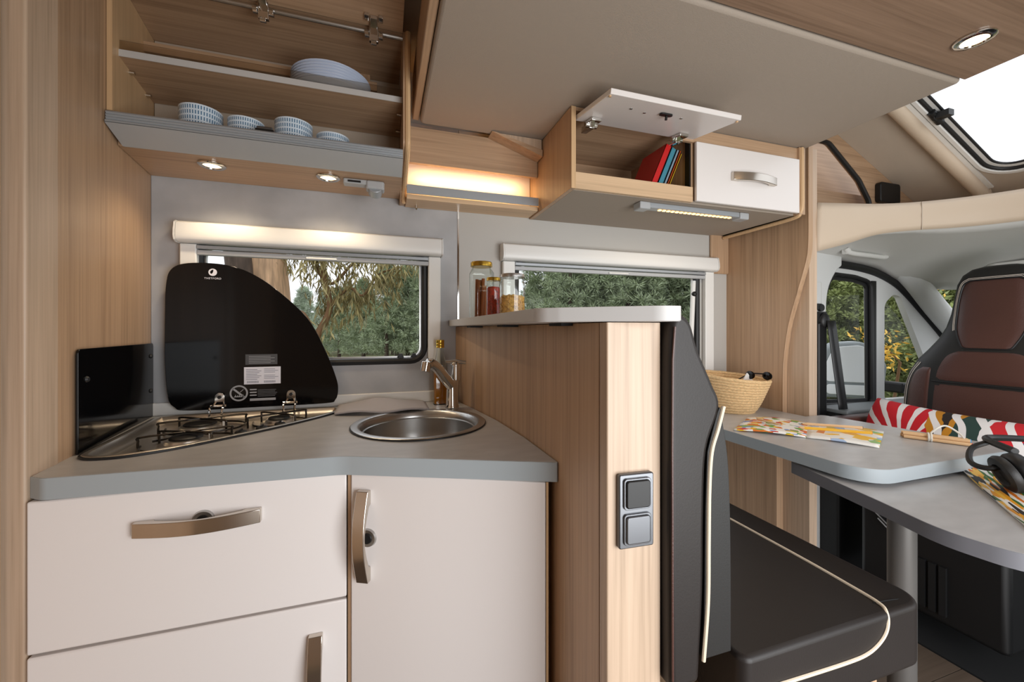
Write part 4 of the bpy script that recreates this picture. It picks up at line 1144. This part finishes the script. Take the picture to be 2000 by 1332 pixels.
# cab door with its two windows
dr1 = struct('door_1', (2.6, 1.49, .2))
win = rounded([(2.150,.815,.02),(2.526,.805,.02),(2.520,1.455,.045),(2.40,1.478,.2),(2.225,1.487,.05),(2.150,1.33,.1)], 6)
qw = rounded([(2.640,.815,.02),(3.02,.815,.03),(3.02,.98,.05),(2.775,1.385,.03),(2.715,1.398,.04),(2.640,1.345,.06)], 6)
dout = [(2.06,.2),(2.06,1.545)] + [tuple(p) for p in spline([(2.22,1.545),(2.40,1.535),(2.56,1.512),(2.70,1.468),(2.80,1.415),(2.95,1.31),(3.15,1.16),(3.40,.95)], 4)] + [(3.40,.2)]
MB().plate(dout, [win, qw], 1.486, 1.515, 'y').build('door_frame', 'cabwhite', dr1)
MB().tube([(p[0],1.484,p[1]) for p in offset_poly(win,-.004)], .011, 8, True).build('window_seal', 'rubber', dr1)
MB().ring(win, offset_poly(win,.022), 1.490, 1.500, 'y').build('glass_channel', 'rubber', dr1)
MB().prism(offset_poly(win,.004), 1.502, 1.506, 'y').build('door_pane', 'glass', dr1)
MB().box(2.525,1.478,.80,2.560,1.487,1.465).build('window_divider', 'dark', dr1)
MB().prism(offset_poly(qw,.002), 1.502, 1.506, 'y').build('quarter_pane', 'glass', dr1)
MB().tube([(p[0],1.482,p[1]) for p in dout[2:-1]], .020, 10).build('door_seal', 'rubber', dr1)
MB().box(2.09,1.36,.0,3.4,1.484,.792).build('door_lining', 'dark', dr1, bevel=.012)
MB().box(2.10,1.33,.792,3.35,1.484,.812).build('sill', mat('slate_sill', (112,118,120), .5), dr1, bevel=.006)
bpil = struct('trim_4', (2.05, 1.45, .3))
bpo = [(1.725,.0),(2.130,.0),(2.128,1.10)] + [tuple(p) for p in spline([(2.132,1.25),(2.150,1.40),(2.205,1.495),(2.25,1.53)], 5)] + [(2.25,1.60),(1.725,1.60)]
MB().prism(bpo, 1.450, 1.483, 'y').build('pillar_trim', 'cabwhite', bpil, bevel=.006)
MB().ring(rrect(2.04,1.24,2.10,1.44,.006), rrect(2.042,1.242,2.098,1.438,.005), 1.448, 1.4505, 'y').build('cover_outline', 'headliner', bpil)
apil = struct('trim_5', (3.0, 1.4, .8))
MB().tube(spline([(2.60,1.44,1.60),(2.80,1.44,1.47),(2.98,1.44,1.33),(3.20,1.43,1.16),(3.45,1.42,.95)], 5), .055, 12).build('pillar_trim', 'cabwhite', apil, smooth=60)
ds = struct('trim_6', (3.1, .8, .3))
MB().prism(rounded([(2.85,.2),(3.5,.2),(3.5,.93),(3.1,.93,.08),(2.85,.80,.06)]), .0, 1.36, 'y').build('dashboard', 'dark', ds)
ws = struct('window_4', (3.4, .8, .95))
MB().add([(3.12,1.36,1.44),(3.12,.0,1.46),(3.60,.0,.93),(3.60,1.36,.93)], [(0,1,2,3)]).build('windscreen', 'glass', ws, solid=.005)

# seat belt
sb = thing('seat_belt', 'black seat belt with buckle guide hanging on the cab door pillar', 'seat belt', (2.10, 1.42, .75))
MB().ball((2.085,1.425,1.245),.030,.018,.040,14).box(2.06,1.43,1.20,2.11,1.449,1.29).build('guide', 'black', sb)
MB().cyl((2.085,1.449,1.31),(2.085,1.435,1.31),.018).box(2.045,1.436,1.302,2.085,1.449,1.330).build('anchor', 'black', sb)
def beltf(u, v):
    x = 2.075+.060*v
    z = 1.245 - .455*u
    return (x + .035*u, 1.405 - .035*u, z)
MB().grid(beltf, 10, 3).build('webbing', 'black', sb, solid=.003, smooth=180)
MB().box(2.040,1.420,.74,2.100,1.449,1.235).build('cover', 'black', sb, bevel=.008)

# ------------------------------------------------------------------ driver's seat, swivelled to face the dinette
ds_ = thing('driver_seat', 'brown and black leather cab seat with built-in headrest turned to the dinette', 'seat', (2.25, .98, 0))
SY = .985; SX = 2.43
prof_s = [(.58,.29,.085),(.70,.295,.09),(.84,.292,.09),(.93,.290,.088),(1.00,.278,.084),(1.06,.250,.08),(1.11,.212,.074),(1.16,.178,.068),(1.21,.156,.062),(1.27,.142,.058),(1.34,.134,.056),(1.40,.128,.053),(1.44,.112,.048),(1.463,.085,.038),(1.472,.050,.022)]
def seat_w(z):
    for (a, b) in zip(prof_s, prof_s[1:]):
        if a[0] <= z <= b[0]:
            t = (z-a[0])/(b[0]-a[0]); return a[1]+(b[1]-a[1])*t, a[2]+(b[2]-a[2])*t
    return prof_s[-1][1:]
def sx_c(z): return SX + .10*(z-.9)
def seat_front(y, z):
    w, t = seat_w(z)
    q = max(-1, min(1, (y-SY)/w))
    return sx_c(z) - t*(1-abs(q)**2.6)**(1/2.6)
def shell(u, v):
    a = 2*math.pi*u
    i = v*(len(prof_s)-1); k = min(len(prof_s)-2, int(i)); t = i-k
    z = prof_s[k][0]+(prof_s[k+1][0]-prof_s[k][0])*t; w, th_ = seat_w(z)
    e = 2/2.6
    c, s = math.cos(a), math.sin(a)
    return (sx_c(z)+th_*math.copysign(abs(c)**e, c), SY+w*math.copysign(abs(s)**e, s), z)
sh_b = MB(); sh_b.grid(shell, 48, 43, cu=True)
sh_b.add([shell(i/48, 1) for i in range(48)], [tuple(range(48))])
sh_b.build('backrest_shell', 'leather_side', ds_, smooth=180)
def patch(name, outline, mt, d=.006, n=16):
    """leather insert: outline of (y, z) rows left to right: list of (z, y0, y1)"""
    rows = spline([(a, b, c) for a, b, c in outline], 4)
    def fn(u, v):
        r = rows[round(u*(len(rows)-1))]
        y = r[1]+(r[2]-r[1])*v
        e = min(v, 1-v, u*1.5, (1-u)*1.5)
        return (seat_front(y, r[0]) - d*min(1, e*8) + .001, y, r[0])
    o = MB().grid(fn, len(rows), n).build(name, mt, ds_, smooth=180)
    edge = [fn(i/(len(rows)-1), 0) for i in range(len(rows))] + [fn(1, j/(n-1)) for j in range(1, n)] + [fn(1-i/(len(rows)-1), 1) for i in range(1, len(rows))] + [fn(0, 1-j/(n-1)) for j in range(1, n-1)]
    return o, [Vector(p) for p in edge], rows, fn
_, ed, rows, fn_ = patch('headrest_insert', [(1.120,SY-.062,SY+.066),(1.132,SY-.076,SY+.080),(1.20,SY-.100,SY+.104),(1.28,SY-.105,SY+.107),(1.35,SY-.101,SY+.102),(1.395,SY-.093,SY+.092),(1.412,SY-.072,SY+.070)], 'brown')
MB().tube([p-Vector((.002,0,0)) for p in ed], .0032, 6, True).build('headrest_seam', 'rubber', ds_)
st_rows = [fn_(i/(len(rows)-1), 0) for i in range(8, len(rows))] + [fn_(1, j/15) for j in range(16)] + [fn_(1-i/(len(rows)-1), 1) for i in range(len(rows)-8)]
cen = Vector((0, SY, 1.26))
st1 = []
for p in st_rows:
    y = SY+(p[1]-SY)*1.10; z = 1.26+(p[2]-1.26)*1.07
    st1.append((seat_front(y, z)-.002, y, z))
MB().tube(st1, .0014, 5).build('headrest_stitching', 'thread', ds_)
st2 = [(seat_front(SY+(p[1]-SY)*1.05, 1.26+(p[2]-1.26)*1.035)-.003, SY+(p[1]-SY)*1.05, 1.26+(p[2]-1.26)*1.035) for p in st_rows]
MB().tube(st2, .0012, 5).build('headrest_stitching', 'thread', ds_)
patch('back_insert', [(.60,SY-.16,SY+.16),(.80,SY-.16,SY+.16),(.965,SY-.158,SY+.158)], 'brown')
_, ed2, _, _ = patch('shoulder_insert', [(.975,SY-.158,SY+.158),(1.03,SY-.150,SY+.150),(1.085,SY-.125,SY+.125),(1.108,SY-.085,SY+.085)], 'brown')
for s_ in (1, -1):
    a_, b_ = (.170, .262)
    rws = [(.60,.172,.262),(.80,.172,.262),(.93,.172,.258),(1.0,.172,.240),(1.03,.172,.205)]
    rws = [(z, SY+s_*p, SY+s_*q) if s_ > 0 else (z, SY-q, SY-p) for z, p, q in rws]
    patch('bolster_insert', rws, 'brown')
    for off in (.0, .010):
        line = [(seat_front(SY+s_*(w+off), z)-.003, SY+s_*(w+off), z) for z, w in ((.62,.268),(.80,.268),(.93,.264),(1.0,.247),(1.05,.218))]
        MB().tube(spline(line, 4), .0013, 5).build('bolster_stitching', 'thread', ds_)
MB().tube([(seat_front(SY+y, .970)-.006, SY+y, .970) for y in [-.158+.02*i for i in range(17)]], .003, 6).build('back_seam', 'rubber', ds_)
MB().prism(rounded([(1.92,SY-.27,.06),(2.42,SY-.27,.03),(2.42,SY+.27,.03),(1.92,SY+.27,.06)]), .50, .64).build('seat_cushion', 'brown', ds_, bevel=.03, seg=4)
MB().box(1.98,SY-.22,.10,2.40,SY+.22,.50).build('pedestal', 'black', ds_, bevel=.02)
MB().prism(rrect(1.96,SY+.29,2.30,SY+.35,.025), .745, .80).build('armrest', 'brown', ds_, bevel=.018, seg=4)
for k in range(5):
    MB().box(1.970,.92+k*.03,.14,1.981,.94+k*.03,.32).build('pedestal_vent', 'dark', ds_)
for k, (yy, zz) in enumerate(((1.10,.40),(1.13,.43),(1.08,.37))):
    MB().tube([(1.972,yy,zz),(1.966,yy+.05,zz+.045)], .003, 6).build('adjust_lever', 'satin', ds_)

# patterned cushion
def print_mat():
    m, nt, b = base_mat('leaf_print_fabric')
    g = nt.nodes.new('ShaderNodeNewGeometry'); sp = nt.nodes.new('ShaderNodeSeparateXYZ'); L(nt, g.outputs['Position'], sp.inputs[0])
    n = nt.nodes.new('ShaderNodeTexNoise'); n.inputs['Scale'].default_value = 9; L(nt, g.outputs['Position'], n.inputs['Vector'])
    def mth(op, a, bb):
        q = nt.nodes.new('ShaderNodeMath'); q.operation = op
        for i, x in enumerate((a, bb)):
            if isinstance(x, (int, float)): q.inputs[i].default_value = x
            else: L(nt, x, q.inputs[i])
        return q.outputs[0]
    pos = mth('ADD', mth('MULTIPLY', mth('SUBTRACT', 1.27, sp.outputs['Y']), 1.65), mth('MULTIPLY', mth('SUBTRACT', n.outputs['Fac'], .5), .22))
    r = nt.nodes.new('ShaderNodeValToRGB'); r.color_ramp.interpolation = 'CONSTANT'
    e = r.color_ramp.elements
    e[0].position = 0; e[0].color = lin((200, 28, 40)); e[1].position = .40; e[1].color = lin((196, 132, 30))
    for p_, c in ((.46,(40,30,26)),(.49,(196,132,30)),(.53,(40,66,60)),(.68,(235,232,232)),(.72,(206,34,44)),(.83,(38,44,96)),(.93,(235,232,232))):
        q = e.new(p_); q.color = lin(c)
    L(nt, pos, r.inputs['Fac'])
    w = nt.nodes.new('ShaderNodeTexWave'); w.inputs['Scale'].default_value = 5.5; w.inputs['Distortion'].default_value = 5; w.inputs['Detail'].default_value = 1; w.inputs['Detail Scale'].default_value = 1.2
    mp = nt.nodes.new('ShaderNodeMapping'); mp.inputs['Rotation'].default_value = (math.radians(20), 0, math.radians(75)); L(nt, g.outputs['Position'], mp.inputs['Vector']); L(nt, mp.outputs['Vector'], w.inputs['Vector'])
    ang_ = mth('ARCTAN2', mth('SUBTRACT', sp.outputs['Z'], .70), mth('SUBTRACT', sp.outputs['Y'], 1.09))
    ray_ = mth('GREATER_THAN', mth('ADD', mth('SINE', mth('MULTIPLY', ang_, 19), 0), mth('MULTIPLY', mth('SUBTRACT', n.outputs['Fac'], .5), 2.2)), .35)
    inr = mth('LESS_THAN', pos, .40)
    gt = mth('ADD', mth('MULTIPLY', inr, ray_), mth('MULTIPLY', mth('SUBTRACT', 1, inr), mth('GREATER_THAN', w.outputs['Fac'], .72)))
    mx = nt.nodes.new('ShaderNodeMix'); mx.data_type = 'RGBA'; mx.inputs[7].default_value = lin((236, 233, 232))
    L(nt, gt, mx.inputs[0]); L(nt, r.outputs['Color'], mx.inputs[6]); L(nt, mx.outputs[2], b.inputs['Base Color'])
    b.inputs['Roughness'].default_value = .85
    return m
def pillow(c, wv, hv, nv_, th_, sag):
    c = Vector(c); wv = Vector(wv); hv = Vector(hv); nv_ = Vector(nv_)
    def fn(u, v):
        a = 2*math.pi*u; b = v*math.pi - math.pi/2
        cs, sn_ = math.cos(a), math.sin(a)
        q = 1/max(abs(cs), abs(sn_))**.72
        r = math.cos(b)**.65 if math.cos(b) > 0 else 0
        x, y = cs*q*r, sn_*q*r
        d = math.sin(b)
        up_ = y - sag*(1-x*x)*max(0, y)
        return c + wv*x + hv*up_ + nv_*th_*d
    return fn
cu_ = MB().grid(pillow((2.10,.965,.768), (0,-.285,-.010), (.03,0,.132), (1,0,.1), .055, .22), 48, 17, cu=True).build('cushion', print_mat(), None, smooth=180)
tag(cu_, 'scatter cushion with red, mustard, green and blue leaf print on the driver seat', 'cushion')

# ------------------------------------------------------------------ outside the windows
RT = random.Random(11)
GZ = -.9
def leaf_mat(name, col, var=.35, trans=.25):
    m, nt, b = base_mat(name)
    g = nt.nodes.new('ShaderNodeNewGeometry')
    n = nt.nodes.new('ShaderNodeTexNoise'); n.inputs['Scale'].default_value = 1.3; n.inputs['Detail'].default_value = 4
    L(nt, g.outputs['Position'], n.inputs['Vector'])
    ad = nt.nodes.new('ShaderNodeMath'); ad.operation = 'ADD'
    mu = nt.nodes.new('ShaderNodeMath'); mu.operation = 'MULTIPLY'; mu.inputs[1].default_value = .5
    L(nt, g.outputs['Random Per Island'], mu.inputs[0]); L(nt, n.outputs['Fac'], ad.inputs[0]); L(nt, mu.outputs[0], ad.inputs[1])
    r = nt.nodes.new('ShaderNodeValToRGB'); c = lin(col)
    r.color_ramp.elements[0].position = .35; r.color_ramp.elements[1].position = 1.05
    r.color_ramp.elements[0].color = tuple(x*(1-var) for x in c[:3])+(1,)
    r.color_ramp.elements[1].color = tuple(min(1, x*(1+1.6*var)) for x in c[:3])+(1,)
    L(nt, ad.outputs[0], r.inputs['Fac']); L(nt, r.outputs['Color'], b.inputs['Base Color'])
    b.inputs['Roughness'].default_value = .6
    return m
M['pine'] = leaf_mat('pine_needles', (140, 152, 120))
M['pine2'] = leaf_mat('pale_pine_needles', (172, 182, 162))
M['forest'] = leaf_mat('forest_leaves', (136, 146, 92), .45)
M['euc'] = leaf_mat('eucalyptus_leaves', (138, 126, 82), .4)
M['gold_leaf'] = leaf_mat('yellow_leaves', (226, 180, 70), .25)
M['dark_leaf'] = leaf_mat('dark_oak_leaves', (70, 62, 50), .3)
M['bark'] = mat('pine_bark', (84, 70, 60), .9, var=.3, vscale=8, stretch=(4,4,1))
M['eucbark'] = mat('peeling_eucalyptus_bark', (196, 160, 126), .8, var=.35, vscale=6, stretch=(6,6,.6))
M['twig'] = mat('brown_twigs', (128, 96, 66), .9)
M['grass'] = mat('dry_grass', (104, 104, 66), .95, var=.35, vscale=1.5)
M['hill'] = mat('wooded_hill', (74, 86, 58), .95, var=.5, vscale=1.2)

gd = struct('ground', (10, 10, GZ)) if False else None
go = MB().add([(-60,2.2,GZ),(80,-40,GZ),(90,90,GZ),(-60,90,GZ)], [(0,1,2,3)]).build('ground', 'grass', None); tag(go, kind='structure')
def hillf(u, v):
    az = math.radians(-45 + 130*u); r = 42 + 26*v
    h = (GZ-.3) + (5.2 + 1.3*math.sin(7*az+1) + .8*math.sin(17*az))*min(1, v*1.4)
    return (r*math.sin(az), r*math.cos(az), h)
ho = MB().grid(hillf, 50, 8).build('hillside', 'hill', None, smooth=180); tag(ho, kind='structure')

def needle_crown(seed, rad, h0, h1, nclump, npc, ln, wd, round_=False):
    rnd = random.Random(seed); vs = []; fs = []
    for _ in range(nclump):
        t = rnd.random(); z = h0+(h1-h0)*t
        env = (math.sin(math.pi*(.12+.80*t))**.8) if round_ else (1-t)**.75+.10
        a = rnd.uniform(0, 6.283); q = rad*env*math.sqrt(rnd.uniform(.15, 1))
        c = Vector((q*math.cos(a), q*math.sin(a), z))
        s = rnd.uniform(.7, 1.3)
        for _k in range(npc):
            d = Vector((rnd.gauss(0,1), rnd.gauss(0,1), rnd.gauss(.35,.8))).normalized()
            p = c + d*rnd.uniform(.02,.22)*s
            side = d.orthogonal().normalized(); side.rotate(Matrix.Rotation(rnd.uniform(0,6.28), 3, d))
            l_ = ln*s*rnd.uniform(.6,1.2); w_ = wd*rnd.uniform(.7,1.3)
            n = len(vs)
            vs += [p-side*w_*.5, p+side*w_*.5, p+d*l_]
            fs.append((n, n+1, n+2))
    b = MB(); b.v = vs; b.f = fs
    return b
def make_tree(kind, seed):
    t = thing('pine_tree', 'x', 'tree', (0, 0, 0))
    if kind == 'pine':
        needle_crown(seed, 1.75, 1.3, 7.2, 300, 60, .24, .045).build('crown', 'pine', t, smooth=0, weld=False)
        MB().tube([(0,0,0),(.05,.03,2.4),(.0,.05,6.4)], [.17,.12,.03], 8).build('trunk', 'bark', t)
    elif kind == 'pale':
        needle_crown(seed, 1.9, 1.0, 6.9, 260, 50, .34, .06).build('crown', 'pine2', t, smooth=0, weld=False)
        MB().tube([(0,0,0),(.0,.03,2.4),(.03,.05,6.2)], [.16,.12,.03], 8).build('trunk', 'bark', t)
    else:
        needle_crown(seed, 2.0, .5, 7.0, 320, 60, .16, .09, True).build('crown', 'forest', t, smooth=0, weld=False)
        MB().tube([(0,0,0),(.08,-.03,2.4),(.0,.05,5.6)], [.14,.10,.03], 8).build('trunk', 'bark', t)
        t.name = 'forest_tree'
    return t
protos = {k: [make_tree(k, s) for s in ss] for k, ss in dict(pine=(1,2), pale=(5,), leafy=(8,9)).items()}
used = set()
def plant(kind, az, dist, scale, label, group):
    pr = RT.choice(protos[kind])
    if pr.name in used: t = copy_tree(pr)
    else: t = pr; used.add(pr.name)
    a = math.radians(az)
    t.location = (dist*math.sin(a), dist*math.cos(a), GZ)
    t.rotation_euler = (0, 0, RT.uniform(0, 6.28)); t.scale = (scale, scale, scale*RT.uniform(.92,1.08))
    tag(t, label, 'tree', group)
az = -25
while az < 12:
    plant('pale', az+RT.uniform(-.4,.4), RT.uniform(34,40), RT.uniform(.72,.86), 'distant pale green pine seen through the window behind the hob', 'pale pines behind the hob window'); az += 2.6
for az, d_, s_ in ((-2.5,23,.70),(.5,21,.72),(3.2,22,.78),(6,20,.80),(9,21,.82),(1.8,26,.80),(-5.5,27,.68),(4.8,27,.85)):
    plant('pine', az, d_, s_, 'dark green pine seen through the right half of the window behind the hob', 'dark pines behind the hob window')
plant('pine', 20.6, 30, .80, 'lower dark pine seen through the dinette window just behind the jars', 'low pines behind the jars')
az = 23.6
while az < 47:
    plant('pine', az+RT.uniform(-.5,.5), RT.uniform(17,22), RT.uniform(.95,1.15), 'dark green pine filling the view through the dinette window', 'pines behind the dinette window'); az += 2.7
az = 25
while az < 48:
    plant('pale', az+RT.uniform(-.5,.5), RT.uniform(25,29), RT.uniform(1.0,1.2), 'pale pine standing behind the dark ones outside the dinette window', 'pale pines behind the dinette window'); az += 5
az = 51
while az < 78:
    plant('leafy', az+RT.uniform(-.6,.6), RT.uniform(13.5,16.5), RT.uniform(.56,.64), 'leafy green forest tree seen through the cab windows', 'forest trees beyond the cab'); az += 3.1
az = 52.5
while az < 80:
    plant('leafy', az, RT.uniform(19,22), RT.uniform(.74,.82), 'leafy green forest tree seen through the cab windows', 'forest trees beyond the cab'); az += 3.6
for k in protos:
    for p in protos[k]:
        if p.name not in used:
            for c in list(p.children): bpy.data.objects.remove(c)
            bpy.data.objects.remove(p)

# eucalyptus close to the kitchen window: peeling trunk, twisted boughs and hanging leaves
def pol(azd, d, z): return Vector((d*math.sin(math.radians(azd)), d*math.cos(math.radians(azd)), z))
eu = thing('eucalyptus_tree', 'eucalyptus with peeling pale trunk and hanging leaves close behind the hob window', 'tree', tuple(pol(-14, 5.2, GZ)))
MB().tube(spline([pol(-13.2,5.2,GZ), pol(-13.6,5.2,.3), pol(-13.4,5.2,1.3), pol(-14.2,5.2,2.2), pol(-15.5,5.3,3.6)], 5), [.27]*5+[.25]*5+[.23]*5+[.20]*6, 14).build('trunk', 'eucbark', eu, smooth=180)
MB().tube(spline([pol(-16.4,5.0,GZ), pol(-16.6,5.0,.6), pol(-16.2,5.0,1.6), pol(-17.8,5.0,3.0)], 5), .12, 10).build('second_stem', 'bark', eu, smooth=180)
boughs = [
 [pol(-9.5,5.0,-.6), pol(-7.8,5.0,.55), pol(-8.3,5.0,1.05), pol(-6.6,5.0,1.45), pol(-7.4,5.0,1.95), pol(-5.0,5.0,2.35)],
 [pol(-13,5.2,.9), pol(-10.5,5.1,1.35), pol(-9.2,5.0,1.30), pol(-8.3,5.0,1.05)],
 [pol(-13.5,5.2,1.9), pol(-11,5.0,2.15), pol(-8,4.9,2.05), pol(-5.0,4.9,2.20), pol(-2.0,4.9,2.02), pol(1.5,4.9,2.1)],
 [pol(-6.6,5.0,1.45), pol(-4.3,5.0,1.68), pol(-2.6,5.0,1.60), pol(-.6,5.0,1.85), pol(2.5,5.0,1.95)],
 [pol(-9.5,5.0,-.2), pol(-6,4.9,.72), pol(-3.8,4.9,.62), pol(-1.2,4.9,.55)],
 [pol(-10.4,5.0,2.6), pol(-7.2,5.0,1.75), pol(-4.0,5.0,1.95), pol(-1.0,5.0,2.35), pol(4.0,5.0,2.2), pol(6.0,5.0,2.3)],
]
lv = []; lf = []
for bi, bg_ in enumerate(boughs):
    sp = spline(bg_, 7)
    r0 = .055 if bi in (0, 1) else .022
    MB().tube(sp, [r0*(1-.65*i/len(sp)) for i in range(len(sp))], 7).build('bough', 'twig', eu, smooth=180)
    for p in sp[4:]:
        for _ in range(1 if bi in (0, 1, 4) else 3):
            d = Vector((RT.gauss(0,.16), RT.gauss(0,.12), -RT.uniform(.08,.42)))
            q = [p, p+d*.5+Vector((RT.gauss(0,.03),RT.gauss(0,.03),.04)), p+d]
            for k in range(RT.randint(5, 11)):
                t = RT.random()
                o = q[0]*(1-t)**2+q[1]*2*t*(1-t)+q[2]*t*t
                dr_ = Vector((RT.gauss(0,.45), RT.gauss(0,.35), -1)).normalized()
                sd_ = dr_.orthogonal().normalized(); sd_.rotate(Matrix.Rotation(RT.uniform(0,6.28), 3, dr_))
                l_ = RT.uniform(.09,.17); w_ = RT.uniform(.006,.012)
                n = len(lv)
                lv += [o, o+dr_*l_*.45+sd_*w_, o+dr_*l_, o+dr_*l_*.45-sd_*w_]
                lf.append((n, n+1, n+2, n+3))
bb = MB(); bb.v = lv; bb.f = lf
lo_ = bb.build('leaves', 'euc', eu, smooth=0, weld=False); tag(lo_, kind='stuff')

def sprig(name, label, base, tip, mt, n, ln, wd, spread, seed):
    r = random.Random(seed)
    t = thing(name, label, 'branch', tuple(base))
    base = Vector(base); tip = Vector(tip)
    MB().tube(spline([base, (base+tip)/2+Vector((0,0,.04)), tip], 6), .006, 6).build('stem', 'twig', t)
    if base.z < 2: MB().tube(spline([Vector((base.x+.3, base.y+.4, GZ)), Vector((base.x+.1, base.y+.15, .2)), base], 5), .010, 6).build('lower_stem', 'twig', t)
    b = MB()
    for k in range(n):
        s = r.uniform(.15, 1.0)
        o = base.lerp(tip, s)+Vector((r.gauss(0,spread), r.gauss(0,spread), r.gauss(0,spread)))
        d = Vector((r.gauss(0,1), r.gauss(0,1), r.gauss(.2,1))).normalized(); s_ = d.orthogonal().normalized()
        s_.rotate(Matrix.Rotation(r.uniform(0,6.28), 3, d))
        l_ = ln*r.uniform(.6,1.2); w_ = wd*r.uniform(.7,1.2)
        b.add([o, o+d*l_*.5+s_*w_, o+d*l_, o+d*l_*.5-s_*w_], [(0,1,2,3)])
    q = b.build('leaves', mt, t, smooth=0, weld=False); tag(q, kind='stuff')
    return t
sprig('yellow_branch', 'sprig of yellow autumn leaves outside the cab quarter window', pol(61.8,4.3,.95), pol(59.2,4.2,1.12), 'gold_leaf', 190, .055, .010, .07, 2)
sprig('yellow_branch', 'sprig of yellow autumn leaves at the edge of the windscreen', pol(64.4,5.2,1.0), pol(63.2,5.2,1.72), 'gold_leaf', 170, .06, .010, .06, 4)
sprig('oak_branch', 'dark oak leaves hanging above the roof window', Vector((3.05,1.05,3.10)), Vector((2.75,1.13,2.75)), 'dark_leaf', 90, .06, .016, .05, 5)

# door mirror outside
mr = thing('door_mirror', 'white double door mirror outside the cab door window', 'mirror', (2.60, 1.75, .75))
MR = Matrix.Translation((2.86,1.80,-.035)) @ Matrix.Rotation(math.radians(-42), 4, 'Z') @ Matrix.Translation((-2.80,-1.79,0))
mo = rounded([(2.62,.80,.04),(2.95,.80,.04),(2.97,1.02,.06),(2.86,1.165,.09),(2.68,1.15,.08),(2.60,.97,.06)], 6)
MB().prism(mo, 1.72, 1.86, 'y', MR).build('housing', mat('grey_mirror_housing', (140,148,150), .5), mr, bevel=.025, seg=3)
mglass = mat('mirror_face', (236, 240, 242), .25)
MB().prism(offset_poly(rounded([(2.66,.905,.02),(2.93,.905,.02),(2.945,1.02,.04),(2.85,1.140,.07),(2.70,1.125,.06),(2.645,.985,.04)],6), .0), 1.712, 1.7205, 'y', MR).build('upper_mirror', mglass, mr, bevel=.003)
MB().prism(rrect(2.66,.825,2.92,.888,.02), 1.712, 1.7205, 'y', MR).build('lower_mirror', mglass, mr, bevel=.003)
MB().box(2.86,1.52,.83,2.93,1.74,.89).build('arm', 'dark', mr, bevel=.01)

bpy.context.view_layer.update()
